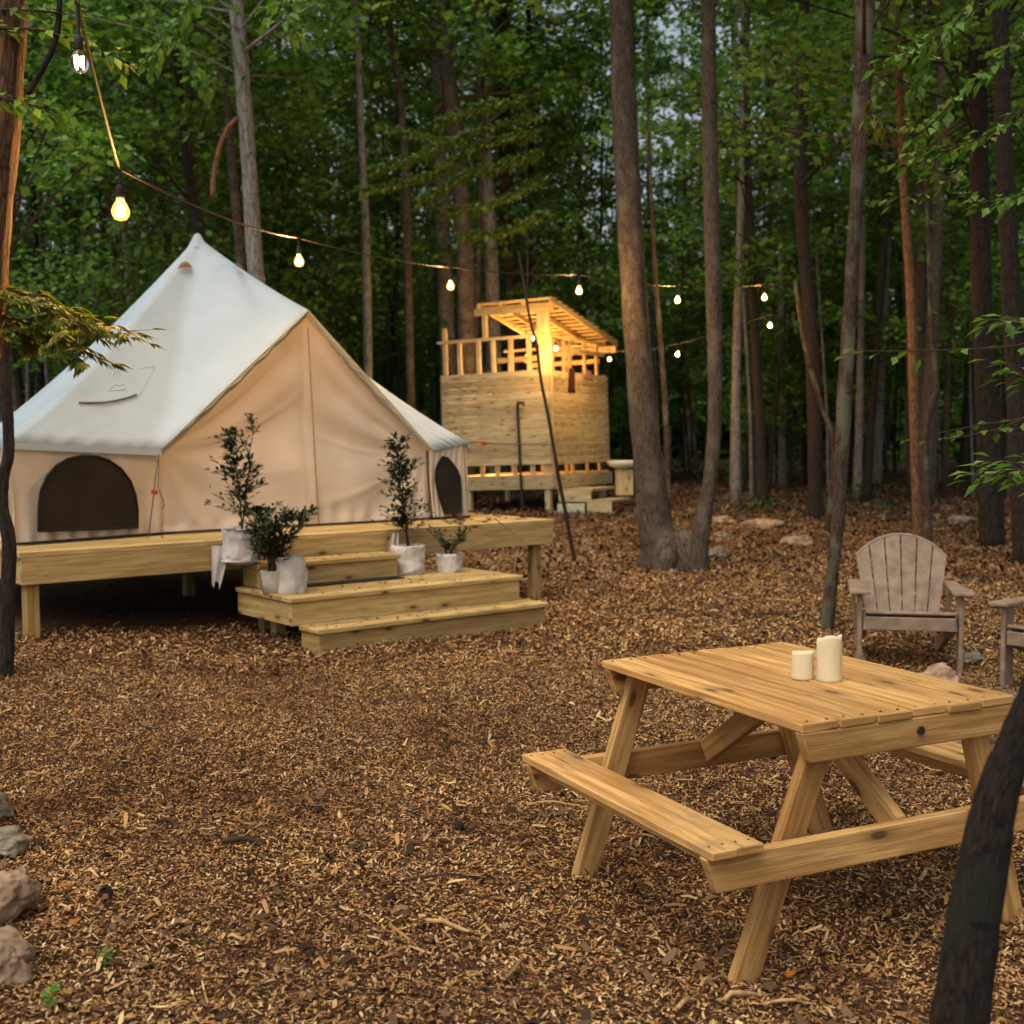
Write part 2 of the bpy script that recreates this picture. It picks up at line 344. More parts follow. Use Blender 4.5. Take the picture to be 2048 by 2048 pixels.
# ------------------------------------------------------------------ ground
xs = np.concatenate([-np.geomspace(120, 8, 20), np.linspace(-7.5, 7.5, 90), np.geomspace(8, 120, 20)])
ys = np.concatenate([np.linspace(-60, 0, 10), np.linspace(.5, 18, 120), np.geomspace(18.5, 160, 30)])
X, Y = np.meshgrid(xs, ys); Z = gza(X, Y); nx, ny = len(xs), len(ys)
V = np.stack([X.ravel(), Y.ravel(), Z.ravel()], 1); ii = np.arange((ny-1)*nx).reshape(ny-1, nx)[:, :-1].ravel()
F = np.stack([ii, ii+1, ii+nx+1, ii+nx], 1); g = np_mesh('ground', V, F, FLOOR, smooth=True); tag(g, kind='structure')
def scatter(name, n, yr, xw, ln, wd, mat, label, tilt=.3, lift=.01, pw=1.0, avoid=None, colpow=1.0):
    y = yr[0] + (yr[1]-yr[0])*rng.random(n)**pw; x = (rng.random(n)*2-1)*(xw*y+1.2)
    keep = np.ones(n, bool)
    if avoid is not None: keep &= ~avoid(x, y)
    x = x[keep]; y = y[keep]; n = len(x)
    L = rng.uniform(ln[0], ln[1], n)*rng.choice([.6, 1, 1, 1.5], n); W_ = np.minimum(rng.uniform(wd[0], wd[1], n), L*.7); a = rng.uniform(0, 2*np.pi, n)
    ti = rng.normal(0, tilt, n); tj = rng.normal(0, tilt, n)
    d = np.stack([np.cos(a)*np.cos(ti), np.sin(a)*np.cos(ti), np.sin(ti)], 1); s_ = np.stack([-np.sin(a)*np.cos(tj), np.cos(a)*np.cos(tj), np.sin(tj)], 1); nn = np.cross(d, s_)
    c = np.stack([x, y, gza(x, y)+rng.uniform(.001, lift, n)+np.abs(np.sin(ti))*L*.4], 1); bend = rng.normal(0, .06, n)*L
    def P(al, be, b): return c + d*(al*L)[:, None] + s_*(be*W_)[:, None] + nn*(b*bend)[:, None]
    r1, r2 = rng.uniform(.25, .5, n), rng.uniform(.25, .5, n); o = np.ones(n)
    pts = [P(-.5*o, -r1, -1), P(-.42*o, r2, -1), P(.05*o, -.5*o, 1), P(-.05*o, .5*o, 1), P(.5*o, -r2*.8, -1), P(.4*o, r1, -1)]
    V = np.stack(pts, 1).reshape(-1, 3); b = np.arange(n)*6
    F = np.stack([b, b+2, b+3, b+1, b+2, b+4, b+5, b+3], 1).reshape(-1, 4); rn = np.repeat(rng.random(n)**colpow, 2)
    o_ = np_mesh(name, V, F, mat, rnd=rn); tag(o_, label, 'mulch', kind='stuff'); return o_
def under(x, y):
    u = (x-S0.x)*DU.x+(y-S0.y)*DU.y; v = (x-S0.x)*DV.x+(y-S0.y)*DV.y
    return (u > U0-.0) & (u < U1) & (v > VF+.25) & (v < V1)
scatter('wood_chip_mulch', 400000, (2.6, 8.4), .5, (.009, .024), (.004, .009), CHIP, 'brown wood chip mulch spread over the clearing around the picnic table', pw=.8, lift=.016)
scatter('wood_chips_by_steps', 300000, (7.9, 20), .46, (.018, .042), (.008, .018), CHIP, 'finer looking wood chip mulch by the deck steps and big twin tree', pw=.9, lift=.025, avoid=under)
scatter('leaf_litter', 80000, (12.5, 48), .5, (.05, .1), (.025, .055), LITT, 'brown fallen leaves covering the woodland floor beyond the clearing', tilt=.4, lift=.03, pw=.9, avoid=under)
scatter('coarse_chips', 1500, (2.8, 7.5), .5, (.04, .075), (.008, .016), CHIP, 'longer pale wood splinters strewn over the foreground mulch', lift=.04, tilt=.25, colpow=.5)
scatter('stray_leaves', 2600, (2.8, 13), .5, (.03, .06), (.018, .035), LITT, 'scattered small dead leaves and bark bits lying on top of the mulch', lift=.04, tilt=.3, colpow=1.8)
# ------------------------------------------------------------------ deck
def D(u, v, z): return S0 + DU*u + DV*v + UP*z
deck = thing('wooden_deck', 'pale treated pine deck raised on posts under the canvas tent', 'deck', D(.6, 3.4, 0))
m = MB(); v = VF+.07
while v < V1: m.box(D((U0+U1)/2, v, ZD-.019), (U1-U0+.03, .138, .038), DU, DV); v += .144
m.build('deck_boards', W_DECK, deck)
m = MB(); m.box(D((U0+U1)/2, VF+.02, ZD-.04-.095), (U1-U0, .038, .19), DU, DV); m.build('front_beam', W_DECK, deck)
m = MB(); m.box(D(U1-.02, (VF+V1)/2+.02, ZD-.04-.095), (.038, V1-VF-.042, .19), DU, DV); m.box(D(U0+.02, (VF+V1)/2+.02, ZD-.135), (.038, V1-VF-.042, .19), DU, DV)
m.box(D((U0+U1)/2, V1-.02, ZD-.137), (U1-U0-.08, .038, .19), DU, DV); m.build('rim_beam', W_DECK, deck)
m = MB()
for k in range(9): m.box(D(U0+.5+k*.47, (VF+V1)/2, ZD-.135), (.038, V1-VF-.16, .18), DU, DV)
m.build('joist', W_DECK, deck)
for u, v in ((U0+.09, VF+.11), (U1-.14, VF+.11), (U0+.09, 3.5), (U1-.14, 3.5), (.6, 3.5), (U0+.09, V1-.12), (U1-.14, V1-.12), (.6, V1-.12)):
    if 1:
        q = D(u, v, 0); m = MB(); m.box(D(u, v, (ZD-.235+gz(q.x, q.y)-.1)/2), (.095, .095, ZD-.235+.1), DU, DV, .006); m.build('post', W_DECK, deck)
# litter on the deck edge
V_ = []; mlit = MB()
for k in range(90):
    p = D(random.uniform(2.1, 3.15), random.uniform(VF+.05, VF+1.1), ZD+.004+random.uniform(0, .02)); a = random.uniform(0, 6.28)
    mlit.leaf(p, (math.cos(a), math.sin(a), random.uniform(-.05, .3)), random.uniform(.05, .1), random.uniform(.03, .05))
lit = mlit.build('deck_leaves', LITT, None, origin=D(2.4, VF+.5, ZD)); tag(lit, 'dry brown leaves lying on the right end of the deck', 'fallen leaves', kind='stuff')
# ------------------------------------------------------------------ steps
st = thing('wooden_steps', 'wide pale pine box steps leading up to the tent deck', 'steps', D(1.0, .6, 0))
def boxstep(u0, u1, v0, v1, z0, z1, nb, left=True, tname='tread'):
    m = MB(); dv = (v1-v0+.03)/nb
    for k in range(nb): m.box(D((u0+u1)/2, v0-.03+dv*(k+.5), z1-.019), (u1-u0+.04, dv-.005, .038), DU, DV, .006)
    m.build(tname, W_DECK, st)
    m = MB(); m.box(D((u0+u1)/2, v0+.019, (z0+z1-.04)/2), (u1-u0, .038, z1-.04-z0), DU, DV); m.build('riser', W_DECK, st)
    for s_ in (u0+.02, u1-.02):
        m = MB(); m.box(D(s_, (v0+v1)/2+.02, (z0+z1-.04)/2), (.036, v1-v0-.045, z1-.042-z0), DU, DV); m.build('side_board', W_DECK, st)
boxstep(.02, 2.13, 0, .262, -.03, .185, 2)
boxstep(-.05, 2.08, .27, 1.13, .178, .388, 6)
boxstep(.0, 1.26, .86, 1.135, .394, .578, 2)
for u in (.15, 1.0, 1.9):
    for v in (.85, 1.05):
        m = MB(); q = D(u, v, 0); m.box(D(u, v, .07), (.09, .09, .24), DU, DV); m.build('post', W_DECK, st)
m = MB()
for k in range(170):
    zt, v_, u_ = random.choice(((.185, (-.02, .24), (.05, 2.1)), (.388, (.28, .84), (-.1, 2.05)), (.388, (.28, .84), (-.1, 2.05)), (.578, (.86, 1.12), (-.05, 1.25))))
    p = D(random.uniform(*u_), random.uniform(*v_), zt+.003); a = random.uniform(0, 6.28); m.leaf(p, (math.cos(a), math.sin(a), random.uniform(-.02, .25)), random.uniform(.02, .05), random.uniform(.008, .02))
lit = m.build('step_debris', CHIP, None, origin=D(1, .6, .3)); tag(lit, 'wood chips and leaf bits tracked onto the wooden steps', 'debris', kind='stuff')
m = MB(); m.box(D(.75, .775, .3945), (.95, .14, .012), DU, DV, .004); o = m.build('dark_strip', plain('dark_strip_black', (.015, .016, .014), .9), None, origin=D(.75, .775, .39)); tag(o, 'thin dark strip lying on the wide step below the upper step', 'mat')  # thin dark strip along the foot of the upper step
# ------------------------------------------------------------------ tent
def fromuv(u, v, z): return D(u, v, z)
A = atz(322, 1067, ZD+.01); B = atz(28, 1089, ZD+.01); DR = atz(866, 1037, ZD+.01); H = atz(935, 1034, ZD+.01)
for nm_, q_ in (('A', A), ('B', B), ('DR', DR), ('H', H)): print('TENT', nm_, round((q_-S0).dot(DU), 2), round((q_-S0).dot(DV), 2))
tent = thing('bell_tent', 'white canvas bell tent with cream walls and dark mesh windows on the deck', 'tent', D(.6, 3.4, ZD))
back = [D(-1.45, 3.1, ZD), D(-.75, 4.6, ZD), D(.6, 5.2, ZD), D(1.95, 4.7, ZD), D(2.75, 3.4, ZD)]
PK = at(395, 474, (D(.62, 3.4, 0)).y)
cen = D(.6, 3.3, ZD)
def out(p, k=.1): d = Vector((p.x-cen.x, p.y-cen.y, 0)).normalized(); return p + d*k
Ae = at(322, 899, A.y-.06); Be = at(6, 884, B.y-.05); DRe = at(868, 901, DR.y-.02); He = at(938, 886, H.y)
T = at(617, 620, atz(636, 1050, ZD).y-.12)
backe = [out(p, .1)+UP*.74 for p in back]
backe[0] = at(-30, 868, back[0].y)
print('peak z', PK.z, 'apex', T.z, 'eaves', Ae.z, Be.z, He.z)
SAG = {'T': .05, 'A': .2, 'B': .3, '0': .3, 'H': .3, 'DR': .25}
ring = [('A', Ae, .22), ('B', Be, .3), ('b0', backe[0], .2)] + [('b', q, .3) for q in backe[1:]] + [('H', He, .24), ('DR', DRe, .24), ('T', T, .07)]
m = MB(); NS = 16
for i in range(len(ring)):
    _, q1, k1 = ring[i]; _, q2, k2 = ring[(i+1) % len(ring)]
    idx = {}
    nrm = (q1-PK).cross(q2-PK).normalized()
    if nrm.z < 0: nrm = -nrm
    for a in range(NS+1):
        for b in range(NS+1-a):
            c_ = NS-a-b; wa, wb, wc = a/NS, b/NS, c_/NS
            kk = (wb*k1+wc*k2)/max(1e-6, wb+wc)
            p = PK*wa + q1*wb + q2*wc
            p = p - UP*kk*4*wa*(1-wa)*.5*(1-.35*wa) - nrm*(.10*wb*wc*(1+wa)*((q1-q2).length/1.5)) 
            if wa < .5:   # tension creases rising from the eave corners
                p += nrm*.018*math.sin(34*math.atan2(wc, wb+1e-6)+i)*(4*wb*wc)*(1-2*wa)
            idx[(a, b)] = len(m.v); m.v.append(p)
    for a in range(NS):
        for b in range(NS-a):
            m.face((idx[(a, b)], idx[(a, b+1)], idx[(a+1, b)]))
            if b < NS-a-1: m.face((idx[(a, b+1)], idx[(a+1, b+1)], idx[(a+1, b)]))
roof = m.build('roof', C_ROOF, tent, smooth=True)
bm = bmesh.new(); bm.from_mesh(roof.data); bmesh.ops.remove_doubles(bm, verts=bm.verts, dist=.001); bmesh.ops.recalc_face_normals(bm, faces=bm.faces)
bm.to_mesh(roof.data); bm.free(); roof.data.polygons.foreach_set('use_smooth', [True]*len(roof.data.polygons))
so_ = roof.modifiers.new('thick', 'SOLIDIFY'); so_.thickness = .008; so_.offset = -1
bvh = BVHTree.FromPolygons([Vector(v_.co)+origin_of(tent) for v_ in roof.data.vertices], [list(p.vertices) for p in roof.data.polygons])
def onroof(px, py, off=.012):
    d = ray(px, py).normalized(); h_ = bvh.ray_cast(EYE, d)
    if h_[0] is None: return at(px, py, 10.5)
    n_ = h_[1] if h_[1].dot(d) < 0 else -h_[1]
    return h_[0] + n_*off
# peak cap
m = MB(); m.lathe(PK-UP*.05, [(.1, -.06), (.05, .03), (.03, .07), (.004, .085)], 12, cap0=False); m.build('peak_cap', C_ROOF, tent, True)
# valance hem along the eaves
m = MB()
hem = [q for _, q, _ in ring[:-1]]
for i in range(len(hem)-2):
    p, q = hem[i], hem[i+1]; kk = 10
    for j in range(kk):
        a_, b_ = p.lerp(q, j/kk), p.lerp(q, (j+1)/kk); sg = lambda t: UP*(.02*4*t*(1-t))
        a_ = a_-sg(j/kk)*0; b0 = len(m.v); o_ = Vector((a_.x-cen.x, a_.y-cen.y, 0)).normalized()*.004
        m.v += [a_+o_, b_+o_, b_+o_-UP*.05, a_+o_-UP*.05]; m.face((b0, b0+1, b0+2, b0+3))
m.build('valance', C_ROOF, tent)
def sheet(p00, p10, p01, p11, nu, nv, disp):
    m = MB()
    n_ = (p10-p00).cross(p01-p00).normalized()
    if n_.dot(EYE-p00) < 0: n_ = -n_
    for j in range(nv+1):
        for i in range(nu+1):
            s_, t_ = i/nu, j/nv; p = p00.lerp(p10, s_).lerp(p01.lerp(p11, s_), t_); m.v.append(p + n_*disp(s_, t_, p))
    for j in range(nv):
        for i in range(nu): b = j*(nu+1)+i; m.face((b, b+1, b+nu+2, b+nu+1))
    return m, n_
def wallsheet(P0, P1, E0, E1, seed):
    f1, f2 = 21+seed*3, 37+seed
    return sheet(P0, P1, E0, E1, 60, 26, lambda s_, t_, p: .006*math.sin(f1*s_+2*t_)*(1-t_)+.004*math.sin(f2*s_+seed-5*t_)-.03*math.sin(math.pi*t_)*.6+.02*(1-t_)**4*math.sin(50*s_))
m, nAB = wallsheet(A, B, out(Ae, -.04)+UP*.0, out(Be, -.04), 1)
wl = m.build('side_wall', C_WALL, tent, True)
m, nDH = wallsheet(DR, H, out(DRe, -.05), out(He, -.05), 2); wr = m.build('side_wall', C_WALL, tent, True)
m = MB(); chain = [B]+back+[H]; che = [Be]+backe+[He]
for i in range(len(chain)-1):
    m2, _ = wallsheet(chain[i], chain[i+1], out(che[i], -.04), out(che[i+1], -.04), i); b = len(m.v); m.v += m2.v
    for f in m2.f: m.face([b+k for k in f])
m.build('back_wall', C_WALL, tent, True)
# door panel (recessed 9 cm behind the rake edges)
rec = DV*.09; Pa, Pb = A+rec*.6, DR+rec*.6; Ea, Eb, Tt = out(Ae, -.05)+rec, DRe+rec-DU*.03, T+rec-UP*.03
m = MB(); nu, nv = 110, 90
sT = ((Tt-Pa).dot(DU))/((Pb-Pa).dot(DU)); nd = -DV
for j in range(nv+1):
    for i in range(nu+1):
        s_ = i/nu; t_ = j/nv; lo = Pa.lerp(Pb, s_)
        hi = Ea.lerp(Tt, s_/sT) if s_ < sT else Tt.lerp(Eb, (s_-sT)/(1-sT))
        p = lo.lerp(hi, t_)
        d = 0
        for K, sg in ((Ea, 1), (Eb, -1)):
            r = (p-K); ru = r.dot(DU)*sg; rz = -r.z; rr = math.hypot(ru, rz); th = math.atan2(ru, rz+.35*ru*ru)
            d += .018*math.sin(13*th+1.5*math.sin(3*th)+.8*rr)*math.exp(-((rr-.9)/.75)**2)*min(1, rr*2)
            d += .008*math.exp(-(math.sin(7.5*th+.5*rr+sg)/.22)**2)*math.exp(-((rr-.8)/.6)**2)*min(1, rr*2)
        d += .012*math.exp(-((t_-.03)/.06)**2)*math.sin(70*s_+3*math.sin(9*s_)) + .006*math.sin(26*s_+4*t_)*t_*(1-t_)*4 - .008*math.exp(-((s_-sT)/.01)**2)
        d -= .05*math.sin(math.pi*t_)*math.sin(math.pi*s_)
        d += .03*math.exp(-((t_)/.05)**2)*(.5+.5*math.sin(31*s_))
        m.v.append(p+nd*d)
for j in range(nv):
    for i in range(nu): b = j*(nu+1)+i; m.face((b, b+1, b+nu+2, b+nu+1))
# gusset strips joining the panel to the rake edges of the roof
for pa, pb, qa, qb in ((Ae, T, Ea, Tt), (T, DRe, Tt, Eb)):
    b = len(m.v); m.v += [pa, pb, qb, qa]; m.face((b, b+1, b+2, b+3))
dp = m.build('door_panel', C_WALL, tent, True)
m = MB(); zp = [at(617+ (636-617)*t_, 660+(1046-660)*t_, 1) for t_ in (0, 1)]
n_ = DV
pts = [atp(614+22*t_, 655+(1046-655)*t_, Pa.lerp(Pb, sT), n_, 0)-DV*(.012+.0) for t_ in np.linspace(0, 1, 12)]
m.tube(pts, .007, 6); m.build('zip', plain('tan_zip_tape', (.3, .2, .12), .8), dp)
def archwin(pxs, P0, n_, name, parent):
    pts = [atp(x, y, P0, n_, .03) for x, y in pxs]; m = MB(); m.poly(pts, .006, n_); o = m.build(name, MESHWIN, parent)
    m = MB(); m.tube(pts+[pts[0]], .011, 6, cap=False); m.build('frame', BLACK, o, True); return o
arc = [(73, 1061), (74, 1010), (78, 980), (90, 952), (108, 931), (132, 917), (160, 911), (188, 912), (214, 920), (238, 937), (257, 962), (267, 990), (271, 1018), (272, 1054)]
archwin(arc, A.lerp(Ae, .5), Vector((nAB.x, nAB.y, nAB.z)), 'window', tent)
arc2 = [(886, 1026), (879, 1005), (873, 985), (868, 958), (869, 940), (874, 925), (882, 913), (892, 916), (902, 927), (911, 940), (917, 955), (919, 985), (920, 1025)]
archwin(arc2, DR.lerp(DRe, .5), nDH, 'window', tent)
for pxs in ([(352, 541), (358, 530), (368, 526), (377, 531), (382, 540), (370, 537)], [(470, 531), (478, 527), (486, 536), (482, 541), (475, 537)]):
    ps = [onroof(x, y, .03) for x, y in pxs]; m = MB(); c0 = sum(ps, Vector())/len(ps); nn_ = (EYE-c0).normalized()
    b = len(m.v); m.v += ps + [c0+nn_*.05]; k = len(ps)
    for i in range(k): m.face((b+i, b+(i+1) % k, b+k))
    m.build('vent_hood', HOOD, tent, True)
m = MB(); m.tube([onroof(x, y, .012) for x, y in ((157, 807), (180, 807.5), (205, 806.5), (230, 803), (255, 797), (272, 791))], .008, 6); m.build('pocket_seam', SEAM, roof)
m = MB(); m.tube([onroof(x, y, .002) for x, y in ((283, 737), (297, 734), (309, 734), (300, 752), (290, 772), (276, 792))], .0025, 4); m.build('pocket_edge', INK, roof)
m = MB(); m.tube([onroof(x, y, .002) for x, y in ((224, 752), (227, 746), (233, 743), (239, 746), (242, 751))], .003, 4); m.build('emblem', INK, roof)
m = MB(); m.tube([onroof(x, y, .002) for x, y in ((222, 776), (231, 769), (238, 773), (244, 768), (251, 774))], .004, 4); m.build('emblem', INK, roof)
m = MB(); m.tube([onroof(x, y, .002) for x, y in ((216, 782), (232, 781), (252, 779))], .004, 4); m.build('emblem', INK, roof)
# black groundsheet edge
m = MB()
for a_, b_, o_ in ((A, B, .05), (A, DR, .05), (DR, H, .03)):
    n_ = (b_-a_).cross(UP).normalized(); n_ = n_ if n_.dot(EYE-a_) > 0 else -n_
    m.box((a_+b_)/2+n_*o_+UP*.006, ((b_-a_).length, .06, .016), (b_-a_), n_)
m.build('groundsheet', BLACK, tent)
# guy ropes
def guy(pts, r=.004, slider=None):
    m = MB(); m.tube([Vector(p) for p in pts], r, 5); g_ = m.build('guy_rope', ROPE, tent)
    if slider is not None: m = MB(); m.box(slider[0], (.05, .02, .035), slider[1]); m.build('slider', RED, g_)
    return g_
q0 = at(318, 908, Ae.y-.05)
guy([q0, at(310, 960, Ae.y-.2), at(308, 985, Ae.y-.25), at(296, 1080, A.y-.3), at(285, 1160, A.y-.45)], .005, (at(309, 984, Ae.y-.26), (1, .2, -.2)))
guy([q0, at(318, 940, Ae.y-.2), at(316, 975, Ae.y-.2), at(326, 1000, Ae.y-.2), at(328, 1012, Ae.y-.2), at(324, 1018, Ae.y-.2)], .004)
guy([at(325, 1074, A.y-.3), at(316, 1095, A.y-.34), at(300, 1140, A.y-.4), at(293, 1150, A.y-.4)], .011)
guy([at(318, 1090, A.y-.3), at(312, 1120, A.y-.34), at(309, 1140, A.y-.4)], .006)
guy([He+UP*.0, at(952, 884, H.y+.1), at(1000, 888, H.y+.9), at(1106, 889, 15.5)], .005, (at(968, 887, H.y+.35), (1, .3, 0)))
guy([at(988, 1036, 10.75), at(1045, 1080, 10.35)], .005)
# ------------------------------------------------------------------ picnic table
TA = R(26.14); TB = Vector((.80, 3.325, 0)); TU = Vector((math.sin(TA), -math.cos(TA), 0)); TV = Vector((math.cos(TA), math.sin(TA), 0))
def Tq(u, v, z): return TB + TU*u + TV*v + UP*z
L_, W_t, ZT, ZS = 1.10, .825, .745, .44
tb = thing('picnic_table', 'honey pine A-frame picnic table with two attached benches on the wood chips', 'picnic table', Tq(-.55, .41, 0))
def screws(par, pts):
    for p in pts: m = MB(); m.tube([p-UP*.002, p+UP*.0012], .0045, 8); m.build('screw', IRON, par)
nb = 6; bw = W_t/nb
for k in range(nb):
    dl = random.uniform(-.006, .008); m = MB(); m.box(Tq(-L_/2+dl/2, bw*(k+.5), ZT-.013+random.uniform(-.002, .001)), (L_+dl, bw-.008, .026), TU, TV, .003); bo = m.build('top_board', W_TABLE, tb)
    screws(bo, [Tq(u, bw*(k+.5)+q+random.uniform(-.006, .006), ZT) for u in (-.024, -L_+.035) for q in (-.035, .035)])
def angled(c=.06):
    def f(p, h):
        if p[2] < 0: p = list(p); p[0] -= math.copysign(c, p[0])
        return p
    return f
for u in (-.02, -L_+.03):
    m = MB(); m.beam(Tq(u, .005, ZT-.026-.045), Tq(u, W_t-.005, ZT-.026-.045), .036, .088, UP, .004, angled(.03)); m.build('top_beam', W_TABLE, tb)
    m = MB(); m.beam(Tq(u, -.315, ZS-.026-.052), Tq(u, W_t+.315, ZS-.026-.052), .036, .1, UP, .004, angled(.035)); m.build('seat_beam', W_TABLE, tb)
m = MB(); m.beam(Tq(-L_*.5, .1, ZT-.026-.022), Tq(-L_*.5, W_t-.1, ZT-.026-.022), .088, .04, UP); m.build('batten', W_TABLE, tb)
for u, s_ in ((-.058, 1), (-L_+.068, -1)):
    for vt, vb in ((.13, -.145), (W_t-.13, W_t+.145)):
        vb += .03 if vb < 0 else 0; ub_ = u-(.06 if s_ > 0 else .0); top = Tq(u, vt, ZT-.03); q = Tq(ub_, vb, 0); bot = Tq(ub_, vb, gz(q.x, q.y)-.02)
        top = top + (top-bot).normalized()*(-.01)
        m = MB(); m.beam(bot, top, .036, .088, TV.cross((top-bot)).cross(top-bot).normalized() if False else ((top-bot).normalized().cross(TU)), .004); m.build('leg', W_TABLE, tb)
for s_, ub in ((1, -.06), (-1, -L_+.07)):
    m = MB(); m.beam(Tq(-L_/2+s_*.06, W_t/2, ZT-.075), Tq(ub-s_*.0, W_t/2, ZS-.06), .036, .08, UP, .003); m.build('brace', W_TABLE, tb)
for v0 in (-.317, W_t+.143):
    b_ = MB() ; 
    for k in range(2):
        m = MB(); m.box(Tq(-L_/2+.01, v0+.0435+k*.0875, ZS-.013), (L_+.03, .083, .026), TU, TV, .003); bo = m.build('bench_board', W_BENCH, tb)
        screws(bo, [Tq(u, v0+.0435+k*.0875+q, ZS) for u in (-.02, -L_+.03) for q in (-.022, .022)])
    m = MB(); m.beam(Tq(-L_+.05, v0+.087, ZS-.026-.03), Tq(-.05, v0+.087, ZS-.026-.03), .03, .05, UP); m.build('bench_rail', W_TABLE, tb)
m = MB(); m.lathe(Tq(0, 0, 0), [(.011, 0), (.011, .004), (.008, .007)], 6, cap1=True)
bolt = m
for u, v, z in ((0.001, .44, ZT-.065),):
    m = MB(); m.tube([Tq(u, v, z), Tq(u+.006, v, z)], .013, 12); m.build('bolt', IRON, tb)
# candles
def candle(px, py, r, h, label, wob, dz=0.0):
    c = atz(px, py, ZT); t = thing('pillar_candle', label, 'candle', c, 'candles on the picnic table')
    m = MB(); n = 28; rings = 14; b0 = 0
    for i in range(rings+1):
        for k in range(n):
            a = 2*math.pi*k/n; top = h*(1+wob*math.sin(a+2.6)+wob*.4*math.sin(3*a+1)); z = top*i/rings
            rr = r*(1+.012*math.sin(5*a+z*40))*(1-.04*(i == rings)); m.v.append(c+Vector((rr*math.cos(a), rr*math.sin(a), z)))
    for i in range(rings):
        for k in range(n): m.face((i*n+k, i*n+(k+1) % n, (i+1)*n+(k+1) % n, (i+1)*n+k))
    b1 = rings*n; pv = list(range(b1, b1+n))
    for f_, dz_ in ((.8, -.003), (.5, -.03)):
        b = len(m.v)
        for k in range(n):
            q = m.v[b1+k]; m.v.append(Vector((c.x+(q.x-c.x)*f_, c.y+(q.y-c.y)*f_, q.z+dz_ if f_ > .6 else c.z+h*.8)))
        for k in range(n): m.face((pv[k], pv[(k+1) % n], b+(k+1) % n, b+k))
        pv = list(range(b, b+n))
    m.face(pv); m.face(list(range(n))[::-1]); m.build('wax', WAX, t, True)
    m = MB(); m.tube([c+UP*h*.78, c+UP*(h*.86)], .0012, 5); m.build('wick', WICK, t); return t
candle(1605, 1357, .036, .09, 'short ivory pillar candle, the lower of the two on the picnic table', .03)
candle(1658, 1362, .0405, .145, 'tall ivory pillar candle with a melted uneven rim on the picnic table', .07)
# ------------------------------------------------------------------ chairs
def chair():
    t = thing('adirondack_chair', 'taupe slatted adirondack chair behind the picnic table, wholly in view', 'chair', (0, 0, 0), 'adirondack chairs round the fire ring')
    P = lambda x, y, z: Vector((x, y, z))
    def lk(m, nm): return m.build(nm, CHAIRM, t, origin=(0, 0, 0))
    for s_ in (-1, 1):
        m = MB(); m.box((s_*.315, .02, .26), (.03, .11, .52), bev=.006); lk(m, 'front_leg')
        m = MB(); m.box((s_*.32, .24, .53), (.13, .66, .024), bev=.01, cut=lambda p, h, s_=s_: [p[0]*(1 if p[1] < 0 else .6), p[1], p[2]]); lk(m, 'arm')
        m = MB(); m.beam(P(s_*.28, -.02, .33), P(s_*.28, .86, .04), .026, .11, UP, .006); lk(m, 'rear_leg')
        m = MB(); m.beam(P(s_*.33, .52, .515), P(s_*.30, .6, .2), .025, .05, (0, 1, 0)); lk(m, 'arm_support')
    m = MB()
    for k in range(6):
        y = -.01+k*.088; m.box((0, y, .385-y*.3), (.56, .078, .022), (1, 0, 0), (0, 1, -.3), .006)
    lk(m, 'seat'); m = MB(); m.box((0, -.04, .325), (.56, .022, .085), bev=.005); lk(m, 'seat_apron')
    m = MB(); bk = Vector((0, .34, .93)).normalized()
    b0, n = P(0, .43, .24), 6
    for k in range(n):
        x = (k-(n-1)/2)/((n-1)/2); xb, xt = x*.19, x*.262; L = .66*(1-.0) - .12*x*x
        p = P(xb, .43, .22); d = (bk + Vector(((xt-xb)/.66, 0, 0))).normalized(); q = p+d*L
        wb, wt = .07, .094; sx = Vector((1, 0, 0)); n_ = Vector((0, -.93, .34)).normalized(); b = len(m.v)
        tilt = -.13*x*2*.0
        xl, xr = x-1/5.6, x+1/5.6
        Lf = lambda xx: .67 - .115*xx*xx
        def pt(xx, f): 
            base = P(xx*.19, .43, .22)+bk*0; return P(xx*(.19+(.085)*f/.66), .43, .22)+bk*f
        rows = [[pt(xl if sd_ < 0 else xr, f*Lf(xl if sd_ < 0 else xr)/1.0) for f in np.linspace(0, 1, 6)] for sd_ in (-1, 1)]
        for i in range(6):
            m.v += [rows[0][i]+n_*.01, rows[1][i]+n_*.01, rows[1][i]-n_*.01, rows[0][i]-n_*.01]
        for i in range(5):
            o = b+i*4
            for j in range(4): m.face((o+j, o+(j+1) % 4, o+4+(j+1) % 4, o+4+j))
        m.face((b, b+1, b+2, b+3)); m.face((b+20, b+21, b+22, b+23))
    lk(m, 'backrest')
    m = MB()
    ar = [P(xx*(.19+.085*(.67-.115*xx*xx)/.66), .43, .22)+bk*(.672-.115*xx*xx) for xx in np.linspace(-1.18, 1.18, 13)]
    m.tube(ar, .014, 8); lk(m, 'top_rim')
    m = MB(); m.box((0, .445+.11, .5), (.6, .02, .06), (1, 0, 0), (0, .93, -.34)); m.box(P(0, .49, .3), (.44, .02, .06)); lk(m, 'back_rail')
    return t
c1 = chair(); p = atz(1818, 1342, 0); c1.location = (p.x, p.y, gz(p.x, p.y)-.01); c1.rotation_euler = (0, 0, R(-12))
p = atz(2082, 1392, 0); c2 = dup(c1, (p.x+.1, p.y+.05, gz(p.x, p.y)-.01), R(-52), 1.0, 'taupe adirondack chair cut off by the right edge of the picture')
# ------------------------------------------------------------------ shed
shed = thing('wooden_shower_hut', 'open-topped pine board shower hut with a slanted roof behind the tent', 'hut', (0, 0, 0))
YS = 23.0; pc = at(1106, 1026, YS); K = YS/FPX
